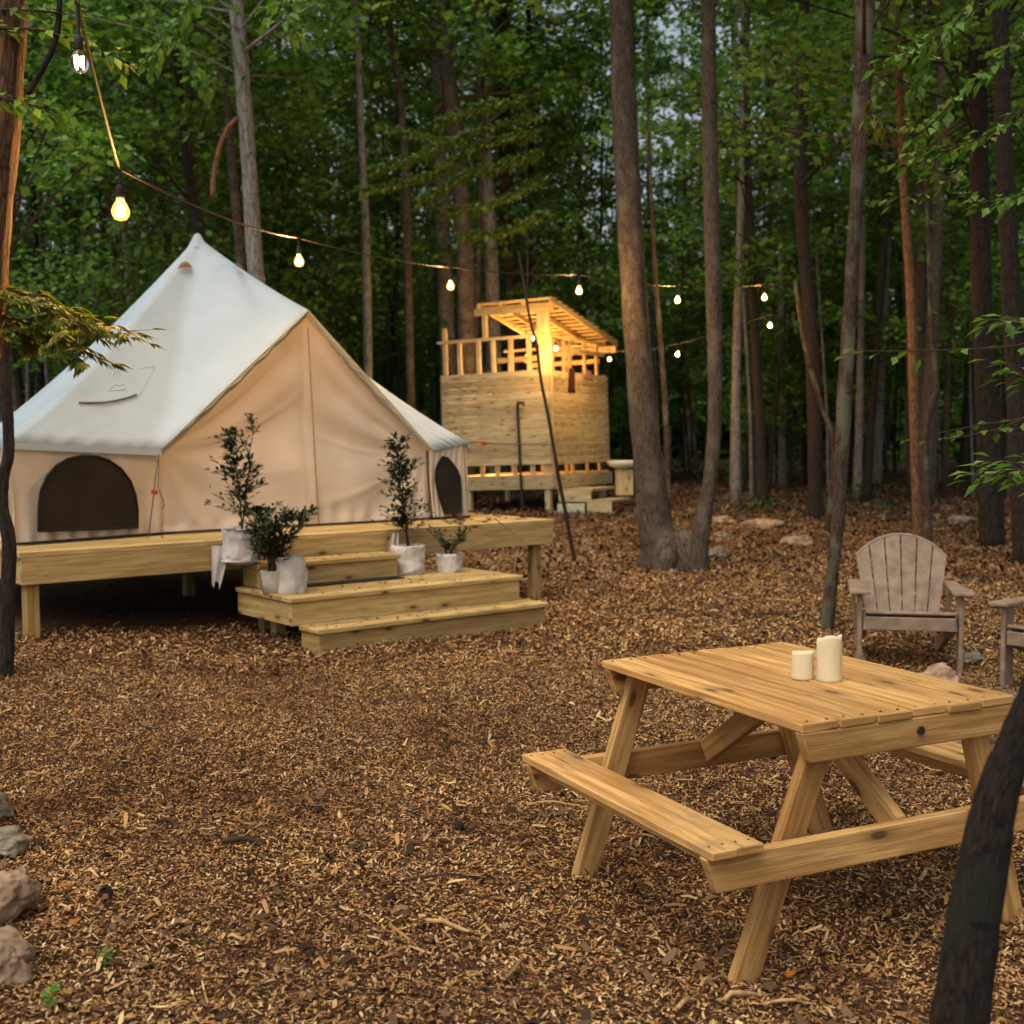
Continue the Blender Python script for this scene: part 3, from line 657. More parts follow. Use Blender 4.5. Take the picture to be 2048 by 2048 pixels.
# local frame: origin at the front corner on the ground; +X along the right wall, -X' along left wall
SY = R(-26)
shed.location = (pc.x, pc.y, pc.z); shed.rotation_euler = (0, R(-1.8), SY)
def S(a, b, z): return Vector((a, b, z))   # a: along the left wall (negative = left), b: depth (right wall), z
LW, RWL = 2.33, 2.95; z0 = (1026-952)*K; zf0 = (1026-978)*K; zw0 = (1026-928)*K; zw1 = (1026-738)*K; zpl = (1026-672)*K; zr = (1026-606)*K
def sb(m, nm, mat=W_SHED, par=None): return m.build(nm, mat, par or shed, origin=(0, 0, 0))
m = MB(); nbd = 13; bh = (zw1-zw0)/nbd
for k in range(nbd): m.box(S(-LW/2, 0, zw0+bh*(k+.5)), (LW, .024, bh-.008), bev=.004)
sb(m, 'board_wall')
m = MB()
for k in range(nbd): m.box(S(.012, RWL/2+.02, zw0+bh*(k+.5)-.02), (.024, RWL, bh-.008), bev=.004)
sb(m, 'board_wall')
m = MB()
for k in range(nbd): m.box(S(-LW/2, RWL, zw0+bh*(k+.5)), (LW-.05, .024, bh-.008)); m.box(S(-LW, RWL/2, zw0+bh*(k+.5)), (.024, RWL-.04, bh-.008))
sb(m, 'board_wall', W_STUD)
m = MB(); m.box(S(-LW/2-.05, .02, (z0+zf0)/2), (LW+.15, .04, z0-zf0)); m.box(S(.02, RWL/2+.06, (z0+zf0)/2), (.04, RWL, z0-zf0))
m.box(S(-LW/2-.05, RWL+.1, (z0+zf0)/2), (LW+.15, .04, z0-zf0)); sb(m, 'floor_beam')
m = MB(); m.box(S(-LW/2, RWL/2, z0+.02), (LW, RWL, .03)); sb(m, 'floor', W_STUD)
for a, b in ((-LW+.5, .09), (-.12, .09), (-.12, RWL-.1), (-LW, RWL-.1), (-LW+.02, .12)):
    m = MB(); m.box(S(a, b, zf0/2-.1), (.11, .11, zf0+.18)); sb(m, 'post')
m = MB(); 
m.box(S(-.075, .055, (zpl+z0)/2+.25), (.24, .036, zpl-z0+.4)); sb(m, 'corner_board', W_STUD)
for a in (-2.24, -1.92, -1.5, -1.18, -.8, -.42):
    ht = zpl+(.3 if a < -2.2 else 0); m = MB(); m.box(S(a, .06, (ht+z0)/2), (.085, .05, ht-z0)); sb(m, 'stud', W_STUD)
for b in (.3, .85, 1.15, 1.9, 2.55):
    m = MB(); m.box(S(-.05, b, (zpl+z0)/2), (.05, .085, zpl-z0)); sb(m, 'stud', W_STUD)
for a in (-2.2, -1.5, -.8):
    m = MB(); m.box(S(a, RWL-.06, (zpl+z0)/2), (.085, .05, zpl-z0)); sb(m, 'stud', W_STUD)
m = MB(); m.box(S(-LW/2, .05, zpl+.02), (LW+.12, .1, .05)); m.box(S(-.05, RWL/2+.1, zpl+.02), (.1, RWL-.1, .05)); m.box(S(-LW/2, RWL-.06, zpl+.02), (LW, .1, .05))
m.box(S(-.6, .08, zw1+.22), (1.0, .04, .1)); m.box(S(-.05+.03, RWL/2+.1, zw1+.42), (.03, RWL-.3, .09)); m.box(S(-.9, RWL-.1, zw1+.3), (1.6, .03, .09)); sb(m, 'top_plate', W_STUD)
# slanted roof: high in front, low at the back
rf = []
m = MB(); aL, aR = -1.42, .16; f0, f1 = -.12, RWL+.35; zb = zr-.62
def rz(b): return zr+(zb-zr)*(b-f0)/(f1-f0)
k = 13
for i in range(k):
    b = f0+(f1-f0)*(i+.5)/k; m.beam(S(aL, b, rz(b)+.09), S(aR, b, rz(b)+.09), (f1-f0)/k-.004, .022, UP)
sb(m, 'roof_boards', W_STUD)
for a in (aL+.03, -.95, -.45, aR-.03):
    m = MB(); m.beam(S(a, f0, rz(f0)+.03), S(a, f1, rz(f1)+.03), .04, .09, UP); sb(m, 'rafter', W_STUD)
m = MB(); m.beam(S(aL-.1, f0+.1, rz(f0)-.08), S(aR, f0+.1, rz(f0)-.08), .04, .14, UP); sb(m, 'roof_beam', W_STUD); m = MB(); m.beam(S(aL, f1-.15, rz(f1)-.08), S(aR, f1-.15, rz(f1)-.08), .04, .14, UP); sb(m, 'roof_beam', W_STUD)
for a, b in ((-1.34, .06), (-.02, RWL-.05), (-1.3, RWL-.05)):
    m = MB(); m.box(S(a, b, (zpl+rz(b))/2), (.085, .085, rz(b)-zpl)); sb(m, 'roof_post', W_STUD)
m = MB(); m.box(S(-.07, .0, (zpl+zr)/2-.1), (.26, .04, zr-zpl+.12)); sb(m, 'corner_panel', W_STUD)
# water pipe on the front wall
m = MB(); pz1 = (1026-810)*K; m.tube([S(-.62, -.05, .1), S(-.63, -.05, .9), S(-.65, -.05, pz1), S(-.63, -.07, pz1+.07), S(-.5, -.09, pz1+.06), S(-.5, -.09, pz1)], .03, 6); sb(m, 'shower_pipe', IRON)
# entry steps at the right
m = MB()
m.box(S(.42, .7, .42), (.7, 1.2, .05)); m.box(S(.42, .1, .3), (.66, .03, .2)); sb(m, 'landing')
m = MB(); m.box(S(.95, .5, .21), (.5, 1.0, .045)); m.box(S(.95, 0.0, .08), (.5, .03, .22)); sb(m, 'step')
m = MB(); m.box(S(.42, -.1, .08), (.55, .03, .2)); sb(m, 'skirt_board', WHITEP)
LOCS = shed.matrix_basis
def SW(a, b, z): return Matrix.Translation(shed.location) @ shed.rotation_euler.to_matrix().to_4x4() @ Vector((a, b, z))
# cloths over the right wall
def cloth(name, label, b, wdt, ht, mat, zt):
    m = MB(); n = 8; c0 = SW(.04, b, zt)
    for j in range(n+1):
        for i in range(5):
            t_ = j/n; s_ = (i/4-.5)*wdt*(.7+.4*t_); m.v.append(SW(.05+.02*math.sin(i*2+j*.4)+.015*t_, b+s_, zt+.03-ht*t_))
    for j in range(n):
        for i in range(4): q = j*5+i; m.face((q, q+1, q+6, q+5))
    o = m.build(name, mat, None, True, origin=c0); s2 = o.modifiers.new('t', 'SOLIDIFY'); s2.thickness = .02; tag(o, label, 'towel')
cloth('towel', 'dark narrow towel hanging over the right wall of the shower hut', 1.0, .32, .46, TOWEL, zw1+.02)
cloth('cloth', 'small crumpled pinkish cloth on top of the shower hut wall', 1.85, .4, .18, PINKC, zw1+.02)
# white basin edge behind the hut
m = MB(); p = at(1248, 930, 24.5); m.lathe(p, [(.05, -.1), (.3, -.02), (.36, .08), (.34, .09), (.28, .0)], 20); o = m.build('basin', plain('white_enamel', (.6, .62, .64), .4), None, True, origin=p); tag(o, 'white basin on a stand between the shower hut and the big trunk', 'basin')
m = MB(); m.box(p+Vector((0, 0, -.35)), (.34, .3, .5)); o = m.build('wooden_stand', W_SHED, None, origin=p-UP*.6); tag(o, 'weathered square wooden stand holding the white basin', 'stand')
m = MB(); q = at(1245, 1005, 24.5)
# ------------------------------------------------------------------ potted plants
def potted(name, label, base, r, h, kind):
    t = thing(name, label, 'potted plant', base, 'potted plants on the deck steps')
    ph = random.uniform(0, 6)
    m = MB(); m.lathe(base, [(r*.8, 0), (r*.9, h*.5), (r, h*.96), (r*1.02, h), (r*.94, h), (r*.92, h*.9)], 24); p_ = m.build('pot', POTM, t, True)
    m = MB(); m.lathe(base, [(r*.92, h*.88), (0.001, h*.9)], 16, cap0=False); m.build('soil', SOIL, p_)
    return t
def plant(t, base, h, stems, lean, nl, ll, spread, bush=False, bend=0):
    ms = MB(); ml = MB()
    for s_ in range(stems):
        a = random.uniform(0, 6.28); pts = []; n = 10
        off = Vector((math.cos(a), math.sin(a), 0))*(.02 if stems > 1 else 0)
        for i in range(n+1):
            f = i/n; d = Vector((math.cos(a), math.sin(a), 0))*spread*f*f*(1 if bush else .25)
            pts.append(base+off+lean*f+d+UP*h*f*random.uniform(.97, 1.03)+Vector((random.uniform(-.006, .006), random.uniform(-.006, .006), 0)))
        ms.tube(pts, [.007*(1-.7*i/n) for i in range(n+1)], 5)
        for k in range(nl):
            f = random.uniform(.12, 1)**.8; i = min(n-1, int(f*n)); p = pts[i].lerp(pts[i+1], f*n-i); b = random.uniform(0, 6.28)
            L = spread*random.uniform(.2, .8)*(1.15-f*.7); d = Vector((math.cos(b), math.sin(b), random.uniform(.1, .9))).normalized(); q = p+d*L
            ms.tube([p, q], [.003, .0015], 4, False)
            for j in range(10):
                g_ = random.uniform(.1, 1.05); dd = (d+Vector((random.uniform(-1, 1), random.uniform(-1, 1), random.uniform(-.4, .8)))).normalized(); ml.leaf(p.lerp(q, g_)+dd*ll*random.uniform(0, .5), dd, ll*random.uniform(.5, 1.0), ll*.4)
    ms.build('stem', TWIG, t); ml.build('foliage', L_HOLLY, t, recalc=False)
def drape(t, base, r, h, spec, nm='cloth_wrap'):
    ph = [random.uniform(0, 6) for _ in range(5)]
    def wob(a, i): return 1+.13*mnoise.noise(Vector((math.cos(a)*1.8+ph[0], math.sin(a)*1.8, i*.9+ph[1])))+.10*mnoise.noise(Vector((math.cos(a)*5+ph[2], math.sin(a)*5, i*1.6)))
    spec = [(spec[i][0]*(1-f)+spec[i+1][0]*f, spec[i][1]*(1-f)+spec[i+1][1]*f) for i in range(len(spec)-1) for f in (0, .33, .66)]+[spec[-1]]
    m = MB(); m.lathe(base, [(r*q, h*z) for q, z in spec], 60, wob, cap0=False); return m.build(nm, WRAP, t, True)
b1 = D(-.07, 1.0, .579); t = potted('potted_shrub', 'tall thin shrub in a cloth-wrapped pot, leftmost on the deck steps', b1, .12, .24, 0)
drape(t, b1, .13, .27, [(1.22, .1), (1.16, .25), (1.1, .6), (1.12, .98), (1.18, 1.03), (1.0, 1.0), (.8, .95)])
m = MB(); q = b1+Vector((-.15, -.02, .14))
for j in range(9):
    for i in range(8): f = j/8; m.v.append(q+Vector((-.045*f+(i-3.5)*.022*(1-.55*f), .04*math.sin(i*1.7)*(.4+f*.3), -.30*f-.03*math.sin(i*1.3)*f)))
for j in range(8):
    for i in range(7): k = j*8+i; m.face((k, k+1, k+9, k+8))
m.build('cloth_tail', WRAP, t, True)
plant(t, b1+UP*.22, .8, 1, Vector((.0, 0, 0)), 60, .065, .34); plant(t, b1+UP*.22, .9, 1, Vector((.12, 0, 0)), 22, .06, .2)
b2 = D(-.02, .62, .389); t = potted('potted_shrub', 'low bushy shrub in white pot with a cloth bag behind, on the wide step', b2, .082, .165, 0)
b2b = b2+Vector((.13, .05, 0)); drape(t, b2b, .115, .26, [(1.0, 0), (1.03, .4), (1.0, .9), (.9, 1.03), (.85, .95)], 'cloth_bag')
plant(t, b2+UP*.14, .46, 12, Vector((.05, 0, 0)), 12, .065, .27, True)
b3 = D(1.42+.12, .98, .389)-DU*.09; t = potted('potted_shrub', 'tall leafy shrub in a cloth-wrapped pot in front of the tent door right side', b3, .12, .2, 0)
drape(t, b3, .13, .24, [(1.0, 0), (1.1, .2), (1.06, .6), (1.08, .98), (.98, 1.02), (.85, .95)])
m = MB(); q = b3+Vector((-.11, .02, .34))
for j in range(9):
    for i in range(8): f = j/8; m.v.append(q+Vector((-.02*math.sin(f*3)+(i-3.5)*.016*(.6+.6*f), .03*math.sin(i*1.7), -.33*f)))
for j in range(8):
    for i in range(7): k = j*8+i; m.face((k, k+1, k+9, k+8))
m.build('cloth_tail', WRAP, t, True)
plant(t, b3+UP*.18, .92, 2, Vector((-.1, 0, 0)), 54, .065, .36)
b4 = D(1.8, .88, .389); t = potted('potted_seedling', 'small sparse seedling in a square-looking white pot, rightmost on the deck steps', b4, .1, .15, 0)
drape(t, b4, .105, .16, [(1.0, 0), (1.06, .5), (1.08, 1.0), (.95, .98)])
plant(t, b4+UP*.13, .2, 5, Vector((.0, 0, 0)), 6, .05, .14, True)
# ------------------------------------------------------------------ rocks
def rock(px, py, sx, sy, sz, mat, label, Y=None, z=None, seed=0, name='rock', group='stones lying round the clearing'):
    p = atz(px, py, 0) if Y is None else at(px, py, Y)
    if Y is None: p.z = gz(p.x, p.y)
    bm = bmesh.new(); bmesh.ops.create_icosphere(bm, subdivisions=5, radius=1); r_ = random.Random(seed); pl = []
    for _ in range(16):
        d = Vector((r_.gauss(0, 1), r_.gauss(0, 1), r_.gauss(0, 1))).normalized(); pl.append((d, r_.uniform(.5, .85)))
    for v in bm.verts:
        for d, k in pl:
            e = v.co.dot(d)-k
            if e > 0: v.co -= d*e
        v.co += v.co.normalized()*(.16*mnoise.fractal(v.co*1.6+Vector((seed*3.1, 0, 0)), .8, 2.1, 6)+.05*(mnoise.noise(v.co*7+Vector((0, seed, 0)))))
        v.co = Vector((v.co.x*sx, v.co.y*sy, v.co.z*sz+sz*.55))
    me = bpy.data.meshes.new(name); bm.to_mesh(me); bm.free(); me.polygons.foreach_set('use_smooth', [True]*len(me.polygons)); me.materials.append(mat)
    o = bpy.data.objects.new(name, me); COL.objects.link(o); o.location = p; return tag(o, label, 'rock', group)
rock(1450, 1056, .22, .2, .1, STONE, 'small pink stone at the left end of the row right of the twin tree', seed=1)
rock(1530, 1068, .42, .25, .1, STONE, 'long flat pink stone in the row right of the twin tree', seed=2)
rock(1592, 1098, .3, .22, .1, STONE, 'reddish stone at the right end of the row right of the twin tree', seed=3)
rock(1432, 1122, .16, .15, .12, STONEG, 'pale grey stone against the right side of the twin tree base', seed=4)
rock(1405+40, 1085, .14, .14, .08, STONEG, 'small grey stone just behind the twin tree base', seed=14)
rock(1925, 1057, .3, .25, .1, STONEG, 'greenish grey stone in the dark woods above the adirondack chair', seed=5)
rock(1942, 1322, .14, .12, .05, STONEG, 'flat grey stone on the ground between the two adirondack chairs', seed=6)
rock(1868, 1385, .2, .14, .1, STONE, 'pink fire ring stone just behind the table top', seed=7)
rock(1985, 1425, .2, .14, .09, STONEG, 'grey fire ring stone behind the right corner of the table top', seed=8)
rock(1930, 1500, .18, .14, .08, STONEG, 'grey stone seen under the table top by the right bench', seed=9)
rk = [(-22, 1640, .12, .12, .1, STONEG, 'grey stone highest in the pile at the lower left edge'), (-14, 1712, .13, .12, .07, STONEG, 'dark grey stone under the top one in the left pile'), (5, 1850, .115, .15, .13, STONE, 'large pinkish stone in the middle of the left pile'), (40, 1775, .035, .05, .04, STONEG, 'small grey stone wedged beside the left pile'),
      (-18, 1985, .13, .12, .09, STONE, 'brown stone at the bottom of the left pile'), (48, 1930, .035, .04, .04, STONEG, 'small dark stone at the foot of the left pile')]
for i, (px, py, a, b, c_, mt, lb) in enumerate(rk): rock(px, py, a, b, c_, mt, lb, seed=20+i, group='stones piled at the left edge')
# ------------------------------------------------------------------ small ground things
def twig(px, py, L, ang, r, label, mat=TWIG, name='twig'):
    p = atz(px, py, 0); d = Vector((math.cos(ang), math.sin(ang), 0)); pts = []
    for i in range(6):
        q = p+d*L*(i/5-.5)+Vector((random.uniform(-.01, .01), random.uniform(-.01, .01), 0)); q.z = gz(q.x, q.y)+.018+.012*math.sin(i); pts.append(q)
    p.z = gz(p.x, p.y); m = MB(); m.tube(pts, [r*(.6+.4*math.sin(1+i*.5)) for i in range(6)], 6); o = m.build(name, mat, None, True, origin=p); tag(o, label, 'twig', 'sticks lying on the mulch')
twig(500, 1692, .22, .1, .012, 'short black stick on the mulch left of the centre foreground')
twig(345, 1655, .16, -.5, .009, 'thin dark curved stick on the mulch in front of the left part of the deck')
twig(1120, 1612, .3, .15, .006, 'pale thin stick beside the far left leg of the picnic table', CHIPW)
twig(915, 1768, .36, .1, .005, 'long thin dark twig on the mulch left of the table')
twig(905, 1863, .2, -.45, .008, 'pale bark sliver on the mulch near the bottom centre', CHIPW, 'bark_sliver')
twig(1375, 2010, .11, .9, .007, 'pale split chip standing out below the near table leg', CHIPW, 'wood_sliver')
twig(1490, 1995, .15, .35, .008, 'thick pale splinter on the mulch at the bottom right of the table leg', CHIPW, 'wood_sliver')
twig(1600, 2008, .14, .05, .005, 'narrow pale splinter below the picnic table', CHIPW, 'wood_sliver')
twig(1420, 1968, .07, .8, .006, 'pale chip touching the near foot of the picnic table', CHIPW, 'wood_sliver')
twig(1350, 1219, .5, -.1, .012, 'dark fallen stick on the leaves below the twin tree')
twig(1560, 1235, .5, -.5, .01, 'dark slanting stick on the chips above the picnic table')
def cone(px, py, r, label):
    p = atz(px, py, 0); p.z = gz(p.x, p.y); m = MB(); n = 14
    prof = [(r*.3, 0), (r*.8, r*.4), (r, r*.9), (r*.8, r*1.5), (r*.4, r*1.9), (.001, r*2.1)]
    m.lathe(p, prof, n, lambda a, i: 1+.18*math.sin(7*a+i*3.1)); o = m.build('pine_cone', CONE, None, origin=p); tag(o, label, 'pine cone', 'pine cones on the mulch')
cone(918, 1668, .022, 'dark round pine cone on the mulch in the centre foreground'); cone(212, 1803, .025, 'black pine cone on the mulch near the left stone pile')
cone(640, 1634, .018, 'small dark pine cone left of the centre one'); cone(782, 1806, .018, 'dark pine cone lowest on the mulch before the bottom edge')
def bigleaf(px, py, L, ang, mat, label, lift=.03):
    p = atz(px, py, 0); p.z = gz(p.x, p.y); m = MB(); m.leaf(p+UP*lift, (math.cos(ang), math.sin(ang), .15), L, L*.6, (0, 0, 1)); o = m.build('fallen_leaf', mat, None, origin=p, recalc=False); tag(o, label, 'leaf', 'single fallen leaves')
ORL = plain('orange_leaf', (.42, .13, .02), .7); BRL = plain('brown_leaf', (.2, .1, .035), .8)
bigleaf(110, 1800, .06, .3, ORL, 'bright orange fallen leaf beside the left stone pile'); bigleaf(137, 1880, .06, 1.2, ORL, 'orange brown fallen leaf below the brightest one at the left')
bigleaf(1575, 1965, .05, .9, ORL, 'small orange leaf below the picnic table'); bigleaf(735, 1775, .06, .4, BRL, 'brown curled leaf on the mulch in the centre foreground')
bigleaf(200, 1655, .07, .1, BRL, 'yellow brown leaf on the mulch at the left')
def sprig(px, py, h, label, n=14):
    p = atz(px, py, 0); p.z = gz(p.x, p.y); m = MB()
    for k in range(n): a = random.uniform(0, 6.28); m.leaf(p+UP*random.uniform(0, h), (math.cos(a), math.sin(a), random.uniform(.1, .8)), random.uniform(.025, .05), .018)
    t = m.build('seedling', L_FOREST, None, origin=p, recalc=False); tag(t, label, 'plant', 'seedlings poking through the mulch')
sprig(213, 1945, .05, 'small green seedling in the mulch at the lower left'); sprig(100, 2035, .06, 'bright green seedling cut by the bottom left edge')
sprig(1275, 1140, .12, 'green seedling at the left foot of the big trunk', 30)
# ------------------------------------------------------------------ trees
def trunkpath(pts, Y, dz=0):
    """pixel path (px,py,width_px) at depth Y -> points, radii"""
    P_, r_ = [], []
    for x, y, wpx in pts: P_.append(at(x, y, Y)); r_.append(wpx*Y/FPX/2)
    return P_, r_
def smooth(P_, r_, k=4):
    P2, r2 = [], []
    n = len(P_)
    for i in range(n-1):
        a, b, c_, d = P_[max(i-1, 0)], P_[i], P_[i+1], P_[min(i+2, n-1)]
        for j in range(k):
            t = j/k; q = .5*((2*b)+(c_-a)*t+(2*a-5*b+4*c_-d)*t*t+(-a+3*b-3*c_+d)*t**3); P2.append(q); r2.append(r_[i]*(1-t)+r_[i+1]*t)
    return P2+[P_[-1]], r2+[r_[-1]]
def leafcloud(centers, spreads, per, size, flat=.5):
    C_ = np.repeat(np.array(centers), per, 0); S_ = np.repeat(np.array(spreads), per)[:, None]; n = len(C_)
    off = rng.normal(0, 1, (n, 3)); off[:, 2] *= flat; P_ = C_ + off*S_*.55
    a = rng.uniform(0, 2*np.pi, n); el = rng.normal(0, .45, n); d = np.stack([np.cos(a)*np.cos(el), np.sin(a)*np.cos(el), np.sin(el)], 1)
    nn = rng.normal(0, .55, (n, 3)); nn[:, 2] += 1; s_ = np.cross(d, nn); s_ /= np.linalg.norm(s_, axis=1)[:, None]+1e-9
    L = size*rng.uniform(.6, 1.3, n)[:, None]; W_ = L*.36
    V = np.stack([P_, P_+d*L*.45+s_*W_, P_+d*L, P_+d*L*.45-s_*W_], 1).reshape(-1, 3); F = np.arange(n*4).reshape(-1, 4); return V, F
def treething(name, label, cat, group, P_, r_, mat, crown=None, top=None, sides=12, flare=0, leafm=None, limbs=0, jit=.04, base=None):
    """P_ from base to top. crown=(z0,z1,R,nclump,per,leafsize)"""
    base = P_[0].copy() if base is None else base
    t = thing(name, label, cat, base, group); P2, r2 = smooth(P_, r_)
    if top:  # continue above the frame
        d = (P2[-1]-P2[max(0, len(P2)-6)]).normalized(); n = 6
        for i in range(1, n+1): P2.append(P2[-1]+(d+Vector((random.uniform(-.05, .05), random.uniform(-.05, .05), .2))).normalized()*(top-P2[-1].z)/(n-i+1)); r2.append(r2[-1]*.82)
    m = MB(); m.tube(P2, r2, sides, True, jit)
    if flare:
        for k in range(5):
            a = k*1.26+.5; d = Vector((math.cos(a), math.sin(a), 0)); q = base+d*r_[0]*1.0
            m.tube([base+UP*.45+d*r_[0]*.2, base+UP*.15+d*r_[0]*.75, q+d*flare+UP*-.06], [r_[0]*.5, r_[0]*.45, r_[0]*.12], 8, True, .05)
    cs, sp = [], []
    if crown:
        zc0, zc1, Rr, nc, per, ls = crown
        for k in range(nc):
            f = random.random(); z = zc0+(zc1-zc0)*f; i = min(range(len(P2)), key=lambda j: abs(P2[j].z-(z-random.uniform(.2, 1.0)))); a = random.uniform(0, 6.28); rr = Rr*math.sqrt(random.random())*(1.0-.55*f**2)
            c_ = Vector((P2[i].x+math.cos(a)*rr, P2[i].y+math.sin(a)*rr, z+random.uniform(-.2, .2))); cs.append(tuple(c_)); sp.append(random.uniform(.5, 1.0)*min(1.1, Rr*.35))
            if rr > .2:
                mid = P2[i].lerp(c_, .5)+UP*random.uniform(0, .15)*rr; q = r2[i]*random.uniform(.12, .3); m.tube([P2[i], mid, c_], [max(.012, q), max(.009, q*.7), .006], 4, False)
    m.build('trunk', mat, t, True)
    if crown:
        V, F = leafcloud(cs, sp, per, ls); np_mesh('crown', V, F, leafm or L_FOREST, t, origin=tuple(base))
    return t
def pathtree(name, label, cat, pts, Y, mat, top, crown=None, flare=0, group=None, leafm=None, sides=14, basez=True, jit=.04):
    pts = sorted(pts, key=lambda q: -q[1]); P_, r_ = trunkpath(pts, Y)
    if basez: P_[0].z = gz(P_[0].x, P_[0].y)-.08
    return treething(name, label, cat, group, P_, r_, mat, crown, top, sides, flare, leafm, jit=jit)
GT = 'individual trees round the clearing'
pathtree('tree', 'thick reddish trunk, the bigger of the twin trees right of the shower hut', 'tree', [(1340, 1150, 116), (1325, 1105, 84), (1310, 1050, 70), (1300, 950, 62), (1288, 848, 56), (1275, 690, 52), (1264, 530, 50), (1253, 320, 50), (1245, 106, 47), (1242, -40, 46)], 13.8, B_SMOOTH, 13, (7.2, 13, 3.2, 46, 90, .13), flare=.08, group=GT)
pathtree('tree', 'slimmer warm-lit trunk, right one of the twin trees', 'tree', [(1396, 1152, 50), (1399, 1090, 38), (1408, 1030, 34), (1420, 960, 28), (1429, 850, 28), (1430, 742, 29), (1426, 530, 32), (1420, 300, 30), (1418, 106, 28), (1417, -40, 27)], 13.6, B_SMOOTH, 12, (6.8, 12, 2.6, 36, 90, .13), group=GT)
pathtree('tree', 'mottled lichen-spotted trunk rising behind the picnic table candles', 'tree', [(1652, 1268, 27), (1660, 1200, 25), (1668, 1120, 24), (1678, 1020, 26), (1684, 900, 28), (1690, 780, 30), (1698, 640, 26), (1706, 500, 24), (1714, 380, 26), (1720, 250, 34), (1728, 120, 36), (1732, -40, 36)], 9.5, B_MOSS, 10, (5.4, 9.5, 2.4, 30, 70, .11), group=GT, jit=.1)
pathtree('tree', 'forked dark trunk standing right of the string light bulbs', 'tree', [(1632, 1040, 34), (1630, 950, 28), (1628, 800, 28), (1620, 640, 27), (1608, 500, 24), (1600, 330, 26), (1604, 200, 27), (1606, 0, 26)], 21, B_DARK, 17, (6, 16, 3.5, 60, 80, .16), group=GT)
pathtree('sapling', 'leaning bare sapling beside the forked dark trunk', 'sapling', [(1655, 1010, 16), (1668, 900, 10), (1640, 800, 10), (1612, 700, 9), (1590, 560, 8)], 18, B_MOSS, None, group=GT)
pathtree('tree', 'slim red-brown trunk left of the right-hand dark pair', 'tree', [(1838, 1068, 22), (1832, 950, 20), (1828, 820, 20), (1824, 640, 19), (1816, 500, 18), (1808, 380, 16), (1800, 200, 15), (1792, 0, 14)], 17, B_NEAR, 14, (5.5, 14, 2.6, 44, 80, .14), group=GT)
pathtree('sapling', 'crooked thin sapling leaning against the slim red-brown trunk', 'sapling', [(1860, 1056, 14), (1855, 950, 13), (1852, 860, 13), (1866, 800, 13), (1874, 770, 10), (1862, 640, 9), (1856, 450, 8), (1850, 300, 6)], 15.5, B_MOSS, None, group=GT)
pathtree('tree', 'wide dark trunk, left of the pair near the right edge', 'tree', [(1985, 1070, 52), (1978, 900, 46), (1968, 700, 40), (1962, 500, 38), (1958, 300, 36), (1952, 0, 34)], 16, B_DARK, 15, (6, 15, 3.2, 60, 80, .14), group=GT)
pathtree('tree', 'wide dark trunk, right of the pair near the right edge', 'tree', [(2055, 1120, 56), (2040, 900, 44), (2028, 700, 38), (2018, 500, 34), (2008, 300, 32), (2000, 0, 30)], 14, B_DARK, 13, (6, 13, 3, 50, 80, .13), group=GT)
pathtree('tree', 'thin leafless sapling trunk between the shower hut and the twin trees', 'sapling', [(1338, 1012, 11), (1334, 900, 11), (1328, 780, 11), (1318, 650, 10), (1308, 500, 8), (1300, 330, 6)], 17, B_MOSS, 7, None, group=GT)
pathtree('sapling', 'curved dead sapling leaning across the front of the shower hut', 'sapling', [(1152, 1125, 8), (1134, 1040, 8), (1118, 960, 8), (1108, 900, 7), (1096, 830, 7), (1082, 760, 6), (1073, 690, 6), (1060, 640, 5), (1050, 580, 5), (1036, 500, 3)], 14.5, B_DARK, None, group=GT, sides=8)
# trunks behind the tent and the hut
pathtree('tree', 'mottled grey pine trunk right behind the tent peak', 'tree', [(526, 900, 36), (518, 640, 34), (508, 500, 32), (496, 300, 30), (484, 150, 30), (472, 0, 28)], 19, B_PALE, 17, (7, 17, 3, 60, 80, .16), group=GT)
pathtree('tree', 'narrow grey trunk touching the left of the mottled pine behind the tent', 'tree', [(500, 900, 20), (486, 600, 18), (470, 400, 16), (455, 200, 15), (443, 0, 14)], 20.5, B_SMOOTH, 16, (7, 16, 2.4, 40, 80, .16), group=GT)
pathtree('tree', 'dark double-looking trunk rising above the tent peak', 'tree', [(405, 900, 26), (398, 500, 24), (386, 400, 22), (370, 300, 16), (362, 200, 14)], 22, B_DARK, 14, (6, 14, 3, 60, 80, .17), group=GT)
pathtree('tree', 'white birch-like pale trunk left of centre above the tent', 'tree', [(740, 950, 18), (734, 600, 17), (730, 430, 16), (724, 300, 14), (716, 100, 12), (710, 0, 12)], 26, B_PALE, 20, (10, 20, 2.6, 40, 70, .18), group=GT)
pathtree('tree', 'grey leaning trunk crossing the top just right of the pale birch-like one', 'tree', [(826, 900, 18), (812, 400, 16), (803, 220, 14), (785, 100, 12), (772, 0, 11)], 27, B_SMOOTH, 20, (9, 20, 2.8, 44, 70, .18), group=GT)
pathtree('tree', 'thick pinkish grey pine trunk left of the shower hut roof', 'tree', [(935, 950, 38), (932, 600, 36), (926, 450, 32), (912, 300, 34), (898, 160, 32), (886, 0, 26)], 27, B_SMOOTH, 21, (9, 21, 3, 60, 80, .18), group=GT)
pathtree('tree', 'straight grey trunk directly above the shower hut left end', 'tree', [(990, 950, 30), (985, 600, 30), (975, 400, 28), (966, 200, 27), (962, 0, 26)], 29, B_PALE, 22, (9.5, 22, 3, 60, 80, .18), group=GT)
pathtree('tree', 'brown leaning trunk right above the shower hut roof', 'tree', [(1030, 950, 28), (1024, 600, 30), (1014, 400, 28), (1008, 200, 26), (1003, 0, 24)], 31, B_PINE, 22, (10, 22, 3, 60, 80, .18), group=GT)
